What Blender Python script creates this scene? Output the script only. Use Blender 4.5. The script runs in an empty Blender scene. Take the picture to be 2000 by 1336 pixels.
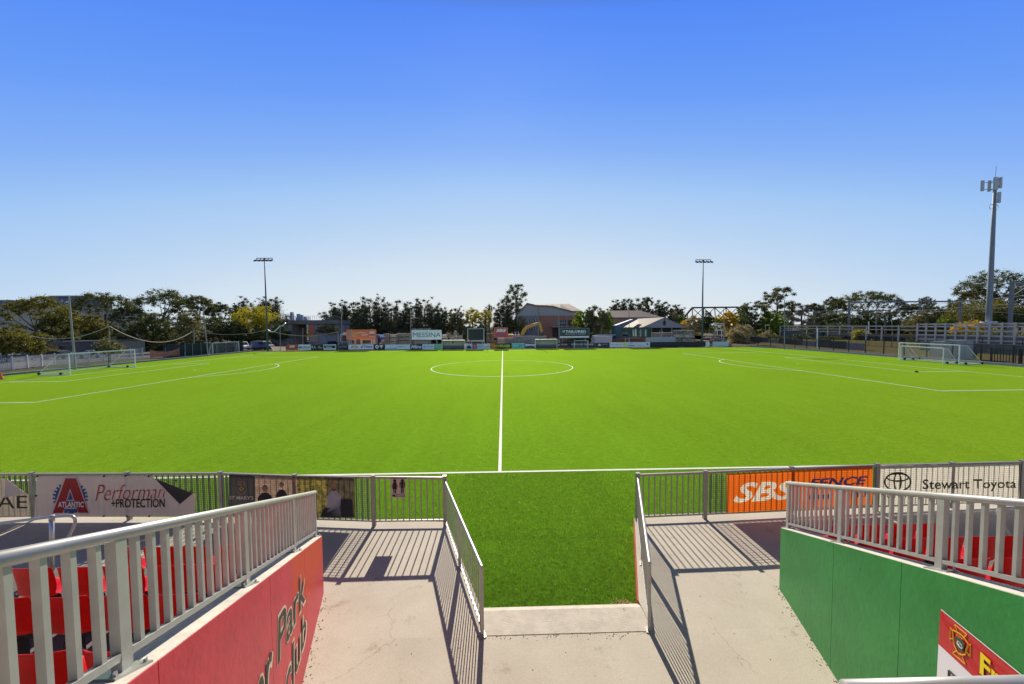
import bpy, math, random
import numpy as np
from mathutils import Vector, Matrix
S = bpy.context.scene
COL = S.collection
R = math.radians
# ---------------------------------------------------------------- camera
FPX, PITCH, YAW, ROLL = 700.42, 0.04190, 0.02430, -0.0080
CAM = Vector((0.1685, -47.148, 5.258))
_fw = Vector((math.sin(YAW)*math.cos(PITCH), math.cos(YAW)*math.cos(PITCH), -math.sin(PITCH)))
_r0 = Vector((math.cos(YAW), -math.sin(YAW), 0)); _u0 = _r0.cross(_fw)
_c, _s = math.cos(ROLL), math.sin(ROLL)
_r = _c*_r0 + _s*_u0; _u = -_s*_r0 + _c*_u0
cd = bpy.data.cameras.new('camera'); cam = bpy.data.objects.new('camera', cd); COL.objects.link(cam)
cd.sensor_fit = 'HORIZONTAL'; cd.sensor_width = 36.0; cd.lens = FPX/2000*36
cd.clip_start = 0.05; cd.clip_end = 20000
cam.matrix_world = Matrix(((_r.x,_u.x,-_fw.x,CAM.x),(_r.y,_u.y,-_fw.y,CAM.y),(_r.z,_u.z,-_fw.z,CAM.z),(0,0,0,1)))
S.camera = cam
# ---------------------------------------------------------------- world, sun, exposure
SUN_EL, SUN_AZ = R(32.5), R(-1.0)          # sun ahead of the camera (+y)
w = bpy.data.worlds.new('World'); S.world = w; w.use_nodes = True
nt = w.node_tree; nt.nodes.clear()
def wn(t, **k):
    n = nt.nodes.new(t)
    for a, b in k.items(): setattr(n, a, b)
    return n
out = wn('ShaderNodeOutputWorld'); bg = wn('ShaderNodeBackground'); nt.links.new(bg.outputs[0], out.inputs[0])
sky = wn('ShaderNodeTexSky', sky_type='NISHITA', sun_disc=False); sky.sun_elevation = SUN_EL; sky.sun_rotation = SUN_AZ
sky.air_density = 1.0; sky.dust_density = 0.3; sky.ozone_density = 2.0
tc = wn('ShaderNodeTexCoord'); nrm = wn('ShaderNodeVectorMath', operation='NORMALIZE'); nt.links.new(tc.outputs['Generated'], nrm.inputs[0])
sep = wn('ShaderNodeSeparateXYZ'); nt.links.new(nrm.outputs[0], sep.inputs[0])
ab = wn('ShaderNodeMath', operation='ABSOLUTE'); nt.links.new(sep.outputs['Y'], ab.inputs[0])
m1 = wn('ShaderNodeMath', operation='MULTIPLY_ADD'); nt.links.new(ab.outputs[0], m1.inputs[0]); m1.inputs[1].default_value = -0.48; m1.inputs[2].default_value = 0.48
m2 = wn('ShaderNodeMath', operation='ADD'); nt.links.new(m1.outputs[0], m2.inputs[0]); nt.links.new(sep.outputs['Z'], m2.inputs[1])
rp = wn('ShaderNodeValToRGB'); nt.links.new(m2.outputs[0], rp.inputs[0])
def lin(c): return tuple(((x/255)/12.92 if x <= 10 else (((x/255)+.055)/1.055)**2.4) for x in c)
stops = [(0.0,(232,236,238)),(0.07,(228,235,239)),(0.17,(214,229,243)),(0.27,(192,217,245)),(0.38,(168,205,249)),(0.48,(136,181,251)),(0.60,(106,160,253)),(0.76,(82,140,252)),(0.86,(68,80,102)),(1.0,(62,57,54))]
rp.color_ramp.elements[0].position = 0; rp.color_ramp.elements[0].color = (*lin(stops[0][1]),1)
rp.color_ramp.elements[1].position = 1; rp.color_ramp.elements[1].color = (*lin(stops[-1][1]),1)
for p, c in stops[1:-1]:
    e = rp.color_ramp.elements.new(p); e.color = (*lin(c),1)
mx = wn('ShaderNodeMix', data_type='RGBA'); mx.inputs['Factor'].default_value = 0.93
scl = wn('ShaderNodeVectorMath', operation='SCALE'); scl.inputs['Scale'].default_value = 0.08
nt.links.new(sky.outputs[0], scl.inputs[0])
nt.links.new(scl.outputs[0], mx.inputs['A']); nt.links.new(rp.outputs[0], mx.inputs['B'])
nt.links.new(mx.outputs['Result'], bg.inputs[0]); bg.inputs[1].default_value = 0.70
sl = bpy.data.lights.new('sun', 'SUN'); so = bpy.data.objects.new('sun', sl); COL.objects.link(so)
sl.energy = 4.6; sl.angle = R(0.5); sl.color = (1.0, 0.90, 0.74)
sd = Vector((math.sin(SUN_AZ)*math.cos(SUN_EL), math.cos(SUN_AZ)*math.cos(SUN_EL), math.sin(SUN_EL)))
so.rotation_euler = sd.to_track_quat('Z', 'Y').to_euler(); so.location = (0, 20, 60)
S.view_settings.view_transform = 'Standard'; S.view_settings.look = 'None'; S.view_settings.exposure = 0.5; S.view_settings.gamma = 1.0
# ---------------------------------------------------------------- pixel -> world helpers (each with its own true depth)
def ray(u, v): return _fw + (u-1000)/FPX*_r - (v-668)/FPX*_u
def at(u, v, Y):
    d = ray(u, v); return CAM + d*((Y-CAM.y)/d.y)
def gnd(u, v, z=0.0):
    d = ray(u, v); return CAM + d*((z-CAM.z)/d.z)
def onl(u, v, a, b):
    d = ray(u, v); nx, ny = -(b[1]-a[1]), (b[0]-a[0])
    t = ((a[0]-CAM.x)*nx + (a[1]-CAM.y)*ny)/(d.x*nx + d.y*ny); return CAM + d*t
# ---------------------------------------------------------------- materials
MATS = {}
def mat(name, col, rough=0.7, metal=0.0, var=0.12, scale=2.0, bump=0.0, bscale=40.0, trans=0.0, col2=None, spec=0.5, detail=6.0, sheen=None, coat=0.0):
    if name in MATS: return MATS[name]
    m = bpy.data.materials.new(name); m.use_nodes = True; n = m.node_tree; nd = n.nodes; L = n.links
    b = nd['Principled BSDF']; b.inputs['Roughness'].default_value = rough; b.inputs['Metallic'].default_value = metal
    b.inputs['Specular IOR Level'].default_value = spec; b.inputs['Coat Weight'].default_value = coat
    t = nd.new('ShaderNodeTexCoord'); no = nd.new('ShaderNodeTexNoise'); no.inputs['Scale'].default_value = scale; no.inputs['Detail'].default_value = detail
    no.inputs['Roughness'].default_value = 0.65
    L.new(t.outputs['Object'], no.inputs['Vector'])
    r = nd.new('ShaderNodeValToRGB'); L.new(no.outputs['Fac'], r.inputs[0])
    a = col2 if col2 else tuple(c*(1-var) for c in col); c2 = col if col2 else tuple(min(1, c*(1+var)) for c in col)
    r.color_ramp.elements[0].position = 0.35; r.color_ramp.elements[0].color = (*a, 1)
    r.color_ramp.elements[1].position = 0.65; r.color_ramp.elements[1].color = (*c2, 1)
    L.new(r.outputs[0], b.inputs['Base Color'])
    if sheen: b.inputs['Sheen Weight'].default_value = sheen[0]; b.inputs['Sheen Tint'].default_value = (*sheen[1], 1); b.inputs['Sheen Roughness'].default_value = 0.5
    if bump:
        bn = nd.new('ShaderNodeTexNoise'); bn.inputs['Scale'].default_value = bscale; bn.inputs['Detail'].default_value = 5; L.new(t.outputs['Object'], bn.inputs['Vector'])
        bp = nd.new('ShaderNodeBump'); bp.inputs['Strength'].default_value = bump; bp.inputs['Distance'].default_value = 0.02; L.new(bn.outputs['Fac'], bp.inputs['Height']); L.new(bp.outputs[0], b.inputs['Normal'])
    if trans:
        tr = nd.new('ShaderNodeBsdfTranslucent'); L.new(r.outputs[0], tr.inputs[0]); mxs = nd.new('ShaderNodeMixShader'); mxs.inputs[0].default_value = trans
        L.new(b.outputs[0], mxs.inputs[1]); L.new(tr.outputs[0], mxs.inputs[2]); L.new(mxs.outputs[0], nd['Material Output'].inputs[0])
    MATS[name] = m; return m
def pc(hexs): # sRGB display triple to linear
    return lin(hexs)
# ---------------------------------------------------------------- mesh builder
class MB:
    def __init__(s): s.v = []; s.f = []
    def add(s, vs, fs):
        k = len(s.v); s.v += [tuple(x) for x in vs]; s.f += [tuple(i+k for i in f) for f in fs]; return s
    def box(s, c, sz, rz=0.0):
        x, y, z = sz[0]/2, sz[1]/2, sz[2]/2; cr, sr = math.cos(rz), math.sin(rz); vs = []
        for dz in (-z, z):
            for dx, dy in ((-x,-y),(x,-y),(x,y),(-x,y)): vs.append((c[0]+dx*cr-dy*sr, c[1]+dx*sr+dy*cr, c[2]+dz))
        return s.add(vs, [(0,3,2,1),(4,5,6,7),(0,1,5,4),(1,2,6,5),(2,3,7,6),(3,0,4,7)])
    def bb(s, x0, x1, y0, y1, z0, z1): return s.box(((x0+x1)/2,(y0+y1)/2,(z0+z1)/2),(abs(x1-x0),abs(y1-y0),abs(z1-z0)))
    def bar(s, p, q, wd, ht=None, up=(0,0,1)):
        ht = ht or wd; p, q = Vector(p), Vector(q); d = (q-p).normalized(); u = Vector(up)
        if abs(d.dot(u)) > 0.99: u = Vector((0,1,0))
        sx = d.cross(u).normalized(); uz = sx.cross(d).normalized(); a = sx*wd/2; b = uz*ht/2
        vs = [p-a-b, p+a-b, p+a+b, p-a+b, q-a-b, q+a-b, q+a+b, q-a+b]
        return s.add(vs, [(0,3,2,1),(4,5,6,7),(0,1,5,4),(1,2,6,5),(2,3,7,6),(3,0,4,7)][0:6] if False else [(0,1,2,3),(7,6,5,4),(0,4,5,1),(1,5,6,2),(2,6,7,3),(3,7,4,0)])
    def tube(s, pts, r, n=8, r2=None, cap=True):
        pts = [Vector(p) for p in pts]; k0 = len(s.v); N = len(pts); u = None
        for i, p in enumerate(pts):
            d = (pts[min(i+1,N-1)]-pts[max(i-1,0)]).normalized()
            if u is None: u = d.cross(Vector((0,0,1)) if abs(d.z) < .9 else Vector((1,0,0))).normalized()
            u = (u - d*u.dot(d)).normalized(); v = d.cross(u)
            rr = r if r2 is None else r+(r2-r)*i/(N-1)
            for j in range(n):
                a = 2*math.pi*j/n; s.v.append(tuple(p+u*math.cos(a)*rr+v*math.sin(a)*rr))
        for i in range(N-1):
            for j in range(n):
                a = k0+i*n+j; b = k0+i*n+(j+1)%n; s.f.append((a,b,b+n,a+n))
        if cap: s.f.append(tuple(k0+j for j in range(n))[::-1]); s.f.append(tuple(k0+(N-1)*n+j for j in range(n)))
        return s
    def prism(s, pts, ext):
        e = Vector(ext); n = len(pts); vs = [Vector(p) for p in pts]; vs += [p+e for p in vs]
        return s.add(vs, [tuple(range(n))[::-1], tuple(range(n, 2*n))]+[(i,(i+1)%n,(i+1)%n+n,i+n) for i in range(n)])
    def face(s, pts): return s.add(pts, [tuple(range(len(pts)))])
    def disc(s, c, r, ax, ay, n=20):
        c, ax, ay = Vector(c), Vector(ax), Vector(ay)
        return s.face([c+ax*r*math.cos(2*math.pi*i/n)+ay*r*math.sin(2*math.pi*i/n) for i in range(n)])
    def build(s, name, m, parent=None, smooth=False, **tags):
        me = bpy.data.meshes.new(name)
        V = np.array(s.v, dtype=float).reshape(-1,3)
        if parent is None: o0 = np.array([(V[:,0].min()+V[:,0].max())/2, (V[:,1].min()+V[:,1].max())/2, V[:,2].min()])
        else: o0 = np.array(WL(parent))
        V = V-o0
        me.from_pydata(V.tolist(), [], s.f); me.materials.append(m)
        if smooth: me.polygons.foreach_set('use_smooth', [True]*len(me.polygons))
        me.update()
        o = bpy.data.objects.new(name, me); COL.objects.link(o)
        if parent is None: o.location = o0
        else: o.parent = parent
        tag(o, **tags); return o
def WL(o):
    p = Vector(o.location)
    while o.parent: o = o.parent; p = p+Vector(o.location)
    return p
def tag(o, label=None, cat=None, group=None, kind=None):
    if label: o['label'] = label
    if cat: o['category'] = cat
    if group: o['group'] = group
    if kind: o['kind'] = kind
    return o
def thing(name, loc, label, cat, group=None):
    o = bpy.data.objects.new(name, None); COL.objects.link(o); o.location = loc; o.empty_display_size = 0.3
    return tag(o, label, cat, group)
def copy_tree(o, parent=None, loc=None, label=None):
    c = o.copy(); COL.objects.link(c)
    if parent: c.parent = parent
    if loc is not None: c.location = loc
    if label: c['label'] = label
    for ch in list(o.children): copy_tree(ch, c)
    return c
def text_mesh(body, bold=0.0, shear=0.0, spacing=1.0):
    cu = bpy.data.curves.new('t', 'FONT'); cu.body = body; cu.offset = bold; cu.shear = shear; cu.space_character = spacing; cu.resolution_u = 3
    o = bpy.data.objects.new('t', cu); COL.objects.link(o); dg = bpy.context.evaluated_depsgraph_get()
    me = bpy.data.meshes.new_from_object(o.evaluated_get(dg)); bpy.data.objects.remove(o)
    V = np.array([v.co[:] for v in me.vertices]); F = [tuple(p.vertices) for p in me.polygons]
    bpy.data.meshes.remove(me); bpy.data.curves.remove(cu); return V, F
def text_quad(name, body, bl, br, tr, tl, m, parent, bold=0.0, shear=0.0, off=None, spacing=1.0, pad=(0,0,0,0)):
    """lettering fitted to a flat quad given by its four corners in the scene"""
    V, F = text_mesh(body, bold, shear, spacing); mn = V.min(0); mxv = V.max(0)
    s_ = (V[:,0]-mn[0])/(mxv[0]-mn[0]); t_ = (V[:,1]-mn[1])/(mxv[1]-mn[1])
    bl, br, tr, tl = [np.array(p) for p in (bl, br, tr, tl)]
    P = (1-s_)[:,None]*((1-t_)[:,None]*bl+t_[:,None]*tl)+s_[:,None]*((1-t_)[:,None]*br+t_[:,None]*tr)
    if off is not None: P = P+np.array(off)
    b = MB(); b.add(P.tolist(), F); return b.build(name, m, parent)
def text_px(name, body, u0, u1, vt, vb, fn, m, parent, **k):
    return text_quad(name, body, fn(u0,vb), fn(u1,vb), fn(u1,vt), fn(u0,vt), m, parent, **k)
from mathutils.geometry import delaunay_2d_cdt
def inlaid_sheet(words, u0, u1, v0, v1, fn, m_sheet, m_text, parent, nm_text='lettering'):
    """banner sheet with the lettering cut into it: both lie in one plane and never overlap. words: (text, bold, shear, quad px bl br tr tl)"""
    pts = [Vector((u0,v1)), Vector((u1,v1)), Vector((u1,v0)), Vector((u0,v0))]; N = 24
    top = [Vector((u0+(u1-u0)*i/N, v0)) for i in range(N,-1,-1)]; botm = [Vector((u0+(u1-u0)*i/N, v1)) for i in range(N+1)]
    pts = botm+top; faces = [list(range(len(pts)))]
    for body, bold, shear, q in words:
        V, F = text_mesh(body, bold, shear); mn = V.min(0); mx_ = V.max(0); k = len(pts)
        for v in V:
            s_ = (v[0]-mn[0])/(mx_[0]-mn[0]); t_ = (v[1]-mn[1])/(mx_[1]-mn[1]); a = [Vector(p) for p in q]
            pts.append((a[0]*(1-s_)+a[1]*s_)*(1-t_)+(a[3]*(1-s_)+a[2]*s_)*t_)
        faces += [[i+k for i in f] for f in F]
    pts = [Vector((p.x,-p.y)) for p in pts]
    vo, eo, fo, _, _, of = delaunay_2d_cdt(pts, [], faces, 0, 1e-6, True)
    W = [fn(p.x,-p.y) for p in vo]
    isT = [bool(o) and max(o) > 0 for o in of]; par = list(range(len(vo)))
    def fd(i):
        while par[i] != i: i = par[i]
        return i
    for f, t_ in zip(fo, isT):
        if t_:
            for i in f[1:]: par[fd(i)] = fd(f[0])
    ar = {}
    def tri(f): p = [vo[i] for i in f]; return abs(sum(p[i-1].x*p[i].y-p[i].x*p[i-1].y for i in range(len(p))))/2
    for f, t_ in zip(fo, isT):
        if t_: r_ = fd(f[0]); ar[r_] = ar.get(r_, 0)+tri(f)
    big = max(ar.values())*.2
    def sub(keep):
        F = [tuple(f) for f, t_, o in zip(fo, isT, of) if o and (t_ and ar[fd(f[0])] > big) == keep]
        used = sorted({i for f in F for i in f}); ix = {j: k for k, j in enumerate(used)}
        b_ = MB(); b_.add([W[j] for j in used], [tuple(ix[i] for i in f) for f in F]); return b_
    sh = sub(False).build('sheet', m_sheet, parent); sub(True).build(nm_text, m_text, parent); return sh
def P_y(Y): return lambda u, v: at(u, v, Y)
# material palette
concrete = mat('concrete', (0.43,0.385,0.32), 0.85, var=0.10, scale=1.3, bump=0.25, bscale=60)
concrete_dk = mat('weathered_concrete', (0.30,0.28,0.25), 0.9, var=0.2, scale=2.5, bump=0.3, bscale=30)
galv = mat('galvanised_metal', (0.43,0.425,0.415), 0.42, 0.35, var=0.08, scale=6)
galv_tube = mat('galvanised_tube', (0.55,0.56,0.55), 0.3, 0.7, var=0.06, scale=8)
fence_metal = mat('fence_metal', (0.36,0.32,0.30), 0.45, 0.4, var=0.08, scale=5)
white_metal = mat('white_metal', (0.75,0.75,0.75), 0.4, var=0.04)
black_metal = mat('black_metal', (0.015,0.015,0.016), 0.5, var=0.2)
grey_metal = mat('grey_metal', (0.22,0.24,0.26), 0.45, 0.3, var=0.1, scale=4)
dark_metal = mat('dark_metal', (0.07,0.075,0.08), 0.5, 0.3, var=0.15)
red_plastic = mat('red_plastic', (0.74,0.014,0.010), 0.38, var=0.10, scale=5, trans=0.2)
black_ink = mat('black_print', (0.02,0.018,0.016), 0.6, var=0.1, trans=0.3)
white_ink = mat('white_print', (0.8,0.8,0.8), 0.6, var=0.03)
net_white = mat('net_cord', (0.6,0.6,0.6), 0.8, var=0.05)
glass = mat('dark_glass', (0.03,0.04,0.05), 0.1, var=0.3, scale=1)
rubber = mat('black_rubber', (0.02,0.02,0.02), 0.7)
# ================================================================ GROUND AND PITCH
def turf_material(name, near):
    m = bpy.data.materials.new(name); m.use_nodes = True; n = m.node_tree; nd = n.nodes; L = n.links; b = nd['Principled BSDF']
    t = nd.new('ShaderNodeTexCoord')
    n1 = nd.new('ShaderNodeTexNoise'); n1.inputs['Scale'].default_value = 0.12; n1.inputs['Detail'].default_value = 4; L.new(t.outputs['Object'], n1.inputs['Vector'])
    mp = nd.new('ShaderNodeMapping'); mp.inputs['Scale'].default_value = (1.0, 0.12, 1.0); L.new(t.outputs['Object'], mp.inputs[0])
    n2 = nd.new('ShaderNodeTexNoise'); n2.inputs['Scale'].default_value = 0.9; n2.inputs['Detail'].default_value = 3; L.new(mp.outputs[0], n2.inputs['Vector'])
    n3 = nd.new('ShaderNodeTexNoise'); n3.inputs['Scale'].default_value = 3.5; n3.inputs['Detail'].default_value = 12; n3.inputs['Roughness'].default_value = 0.92; L.new(t.outputs['Object'], n3.inputs['Vector'])
    r1 = nd.new('ShaderNodeValToRGB'); r1.color_ramp.elements[0].position = .22; r1.color_ramp.elements[0].color = (*TURF_A,1); r1.color_ramp.elements[1].position = .78; r1.color_ramp.elements[1].color = (*TURF_B,1)
    ad = nd.new('ShaderNodeMath'); ad.operation = 'ADD'; L.new(n1.outputs['Fac'], ad.inputs[0]); L.new(n2.outputs['Fac'], ad.inputs[1])
    hv = nd.new('ShaderNodeMath'); hv.operation = 'MULTIPLY'; hv.inputs[1].default_value = .5; L.new(ad.outputs[0], hv.inputs[0]); L.new(hv.outputs[0], r1.inputs[0])
    r3 = nd.new('ShaderNodeValToRGB'); r3.color_ramp.elements[0].position = .36; r3.color_ramp.elements[0].color = (.50,.52,.50,1); r3.color_ramp.elements[1].position = .64; r3.color_ramp.elements[1].color = (1.5,1.45,1.4,1)
    L.new(n3.outputs['Fac'], r3.inputs[0])
    mu = nd.new('ShaderNodeMix'); mu.data_type = 'RGBA'; mu.blend_type = 'MULTIPLY'; mu.inputs['Factor'].default_value = 1; L.new(r1.outputs[0], mu.inputs['A']); L.new(r3.outputs[0], mu.inputs['B'])
    vo = nd.new('ShaderNodeTexVoronoi'); vo.inputs['Scale'].default_value = 9; L.new(t.outputs['Object'], vo.inputs['Vector'])
    sp = nd.new('ShaderNodeMath'); sp.operation = 'LESS_THAN'; sp.inputs[1].default_value = 0.11; L.new(vo.outputs['Distance'], sp.inputs[0])
    sx = nd.new('ShaderNodeSeparateColor'); L.new(vo.outputs['Color'], sx.inputs[0])
    gt = nd.new('ShaderNodeMath'); gt.operation = 'GREATER_THAN'; gt.inputs[1].default_value = .72; L.new(sx.outputs[0], gt.inputs[0])
    an = nd.new('ShaderNodeMath'); an.operation = 'MULTIPLY'; L.new(sp.outputs[0], an.inputs[0]); L.new(gt.outputs[0], an.inputs[1])
    m2 = nd.new('ShaderNodeMix'); m2.data_type = 'RGBA'; L.new(an.outputs[0], m2.inputs['Factor']); L.new(mu.outputs['Result'], m2.inputs['A']); m2.inputs['B'].default_value = (.75,.85,.45,1)
    L.new(m2.outputs['Result'], b.inputs['Base Color'])
    b.inputs['Roughness'].default_value = .75; b.inputs['Specular IOR Level'].default_value = 0.0
    b.inputs['Sheen Weight'].default_value = .5; b.inputs['Sheen Roughness'].default_value = .35; b.inputs['Sheen Tint'].default_value = (.9,.9,.06,1)
    bp = nd.new('ShaderNodeBump'); bp.inputs['Strength'].default_value = .9; bp.inputs['Distance'].default_value = .03; nb = nd.new('ShaderNodeTexNoise'); nb.inputs['Scale'].default_value = 70; nb.inputs['Detail'].default_value = 3; L.new(t.outputs['Object'], nb.inputs['Vector']); L.new(nb.outputs['Fac'], bp.inputs['Height']); L.new(bp.outputs[0], b.inputs['Normal'])
    gl = nd.new('ShaderNodeBsdfGlossy'); gl.inputs['Roughness'].default_value = .66; gl.inputs[0].default_value = (.42,.72,.05,1); L.new(bp.outputs[0], gl.inputs['Normal'])
    ms = nd.new('ShaderNodeMixShader'); ms.inputs[0].default_value = .05; L.new(b.outputs[0], ms.inputs[1]); L.new(gl.outputs[0], ms.inputs[2]); L.new(ms.outputs[0], nd['Material Output'].inputs[0])
    return m
TURF_A, TURF_B = (.072,.215,.009), (.120,.320,.016)
turf = turf_material('synthetic_turf', False)
g = MB(); g.add([(-4000,-200,-.06),(4000,-200,-.06),(4000,9000,-.06),(-4000,9000,-.06)], [(0,1,2,3)])
g.build('ground', mat('dusty_ground', (.13,.11,.085), .95, spec=0, var=.3, scale=.08, bump=.2, bscale=2), kind='structure')
g = MB(); g.add([(-58.4,-37.2,0),(-58.4,-38.1,0),(-12,-38.1,0),(-1.2,-38.7,0),(3.4,-38.7,0),(14,-38.1,0),(61.9,-38.1,0),(61.9,30,0),(58.5,37.9,0),(-58.4,37.9,0)], [tuple(range(10))])
g.build('football_pitch', turf, kind='structure')
g = MB(); g.add([(-1.22,-38.50,.006),(3.36,-38.52,.006),(2.46,-41.16,.29),(-.27,-41.16,.29)], [(0,3,2,1)]); g.build('turf_ramp', turf, kind='structure')
# painted lines
HL, HW = 50.76, 34.33
pm = MB(); LW = .11; LZ = .006
def line(x0,y0,x1,y1,wd=LW): pm.bar((x0,y0,LZ),(x1,y1,LZ),wd,.004)
def arc(cx,cy,r,a0,a1,n):
    P = []
    for i in range(n+1):
        a = a0+(a1-a0)*i/n; P.append((cx+math.cos(a)*(r-LW/2),cy+math.sin(a)*(r-LW/2),LZ+.002)); P.append((cx+math.cos(a)*(r+LW/2),cy+math.sin(a)*(r+LW/2),LZ+.002))
    pm.add(P, [(2*i,2*i+1,2*i+3,2*i+2) for i in range(n)])
line(-HL,-HW,HL,-HW,.12); line(-HL,HW,HL,HW); line(0,-HW+.06,0,HW-.055,.12)
for s in (-1,1):
    line(s*HL,-HW,s*HL,HW); xp = s*(HL-16.5)
    line(xp,-20.16,xp,20.16)
    for t in (-1,1):
        line(xp+s*.055,t*20.16,s*(HL-.055),t*20.16); line(s*(HL-5.5),t*9.16,s*(HL-.055),t*9.16)
    line(s*(HL-5.5),-9.215,s*(HL-5.5),9.215)
    a = math.acos(5.5/9.15); arc(s*(HL-11),0,9.15, (math.pi-a if s>0 else -a), (math.pi+a if s>0 else a), 40)
    pm.disc((s*(HL-11),0,LZ+.002), .13, (1,0,0),(0,1,0))
arc(0,0,9.15,0,2*math.pi,120)
pm.build('pitch_markings', mat('line_paint', (.72,.76,.66), .8, var=.08, scale=20), kind='structure')
# blades standing on the near turf
def blades(name, cnt, region, zf, h, wd, m, seed):
    rg = np.random.default_rng(seed); x, y = region(rg, cnt); n = len(x); z = zf(x, y)
    a = rg.uniform(0, 2*np.pi, n); hh = h*rg.uniform(.5, 1.15, n); ln = rg.uniform(.1, .9, n)*hh; la = rg.uniform(0, 2*np.pi, n)
    dx, dy = np.cos(a)*wd/2, np.sin(a)*wd/2
    V = np.empty((n,3,3)); V[:,0] = np.stack([x-dx,y-dy,z],1); V[:,1] = np.stack([x+dx,y+dy,z],1); V[:,2] = np.stack([x+np.cos(la)*ln,y+np.sin(la)*ln,z+hh],1)
    me = bpy.data.meshes.new(name); me.vertices.add(n*3); me.vertices.foreach_set('co', V.reshape(-1)); me.loops.add(n*3); me.loops.foreach_set('vertex_index', np.arange(n*3))
    me.polygons.add(n); me.polygons.foreach_set('loop_start', np.arange(0,n*3,3)); me.polygons.foreach_set('loop_total', np.full(n,3)); me.update(); me.validate(); me.materials.append(m)
    o = bpy.data.objects.new(name, me); COL.objects.link(o); tag(o, kind='stuff'); return o
blade = mat('grass_blade', (.14,.265,.030), .6, var=.35, scale=9, trans=.45, spec=.5)
def ramp_reg(rg, n):
    y = rg.uniform(-41.16,-38.5,n); t = (y+41.16)/2.66; return (-.27+t*-.95)+rg.uniform(0,1,n)*((2.46+t*.9)-(-.27+t*-.95)), y
def ramp_z(x, y): return .29*(-38.5-y)/2.66
g1 = blades('ramp_grass', 90000, ramp_reg, ramp_z, .034, .006, blade, 1); tag(g1, 'short synthetic grass blades covering the sloping entrance ramp between the railings', 'grass')
def near_reg(rg, n):
    y = -38.0+3.6*rg.uniform(0,1,n)**1.3; D = y+47.1; x = .9+rg.uniform(-1,1,n)*D*1.45; k = ((x<-1.2)|(x>3.4)) & (abs(y+HW)>.07); return x[k], y[k]
def mid_reg(rg, n):
    y = -38.5+4.1*rg.uniform(0,1,n)**1.15; return rg.uniform(-1.22,3.42,n), y
g3 = blades('ramp_foot_grass', 60000, mid_reg, lambda x, y: 0*x, .032, .007, blade, 3); tag(g3, 'short synthetic grass between the foot of the ramp and the near touchline', 'grass')
g2 = blades('pitch_edge_grass', 270000, near_reg, lambda x, y: 0*x, .032, .008, blade, 2); tag(g2, 'short bright synthetic grass blades along the near touchline of the pitch', 'grass')
# ================================================================ CONCRETE CONCOURSE
HC = .5
def floor_material():
    m = bpy.data.materials.new('concourse_concrete'); m.use_nodes = True; n = m.node_tree; nd = n.nodes; L = n.links; b = nd['Principled BSDF']; b.inputs['Roughness'].default_value = .88
    t = nd.new('ShaderNodeTexCoord')
    def noise(s, d=6, r=.6, src=None):
        q = nd.new('ShaderNodeTexNoise'); q.inputs['Scale'].default_value = s; q.inputs['Detail'].default_value = d; q.inputs['Roughness'].default_value = r; L.new(src or t.outputs['Object'], q.inputs['Vector']); return q
    def ramp(src, p0, c0, p1, c1):
        r = nd.new('ShaderNodeValToRGB'); r.color_ramp.elements[0].position = p0; r.color_ramp.elements[0].color = (*c0,1); r.color_ramp.elements[1].position = p1; r.color_ramp.elements[1].color = (*c1,1); L.new(src, r.inputs[0]); return r
    def mix(a, bb, mode='MULTIPLY', f=1.0):
        q = nd.new('ShaderNodeMix'); q.data_type = 'RGBA'; q.blend_type = mode; q.inputs['Factor'].default_value = f; L.new(a, q.inputs['A']); L.new(bb, q.inputs['B']); return q
    base = ramp(noise(.9).outputs['Fac'], .3, (.49,.44,.36), .72, (.59,.54,.46))
    fine = ramp(noise(70,4,.7).outputs['Fac'], .3, (.84,.84,.84), .7, (1.08,1.08,1.08))
    stain = ramp(noise(2.3,8,.75).outputs['Fac'], .30, (.72,.70,.66), .42, (1,1,1))
    c = mix(base.outputs[0], fine.outputs[0]); c = mix(c.outputs['Result'], stain.outputs[0])
    wob = noise(1.4,5,.7); ad = nd.new('ShaderNodeMix'); ad.data_type = 'RGBA'; ad.inputs['Factor'].default_value = .35; L.new(t.outputs['Object'], ad.inputs['A']); L.new(wob.outputs['Color'], ad.inputs['B'])
    vo = nd.new('ShaderNodeTexVoronoi'); vo.feature = 'DISTANCE_TO_EDGE'; vo.inputs['Scale'].default_value = .75; L.new(ad.outputs['Result'], vo.inputs['Vector'])
    cr = ramp(vo.outputs['Distance'], .0, (0,0,0), .004, (1,1,1)); msk = ramp(noise(.55,2,.5).outputs['Fac'], .50, (1,1,1), .56, (0,0,0))
    sc = mix(cr.outputs[0], msk.outputs[0], 'LIGHTEN'); sc2 = ramp(sc.outputs['Result'], 0, (.66,.62,.57), 1, (1,1,1)); c = mix(c.outputs['Result'], sc2.outputs[0])
    vs = nd.new('ShaderNodeTexVoronoi'); vs.inputs['Scale'].default_value = 3.1; L.new(t.outputs['Object'], vs.inputs['Vector']); sp = ramp(vs.outputs['Distance'], .03, (.35,.32,.28), .06, (1,1,1)); c = mix(c.outputs['Result'], sp.outputs[0], f=.7)
    L.new(c.outputs['Result'], b.inputs['Base Color'])
    bp = nd.new('ShaderNodeBump'); bp.inputs['Strength'].default_value = .35; bp.inputs['Distance'].default_value = .01; L.new(noise(90,5,.7).outputs['Fac'], bp.inputs['Height']); L.new(bp.outputs[0], b.inputs['Normal'])
    return m
floor_m = floor_material()
def slab(name, pts, z0, z1, m=None, **k):
    b = MB(); b.prism([(x,y,z0) for x, y in pts], (0,0,z1-z0)); return b.build(name, m or floor_m, **k)
slab('walkway', [(-22,-37.55),(-22,-41.80),(-.27,-41.80),(-.285,-41.17),(-1.24,-38.52),(-6.9,-38.07),(-11.7,-37.87)], -.05, HC, kind='structure')
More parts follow.
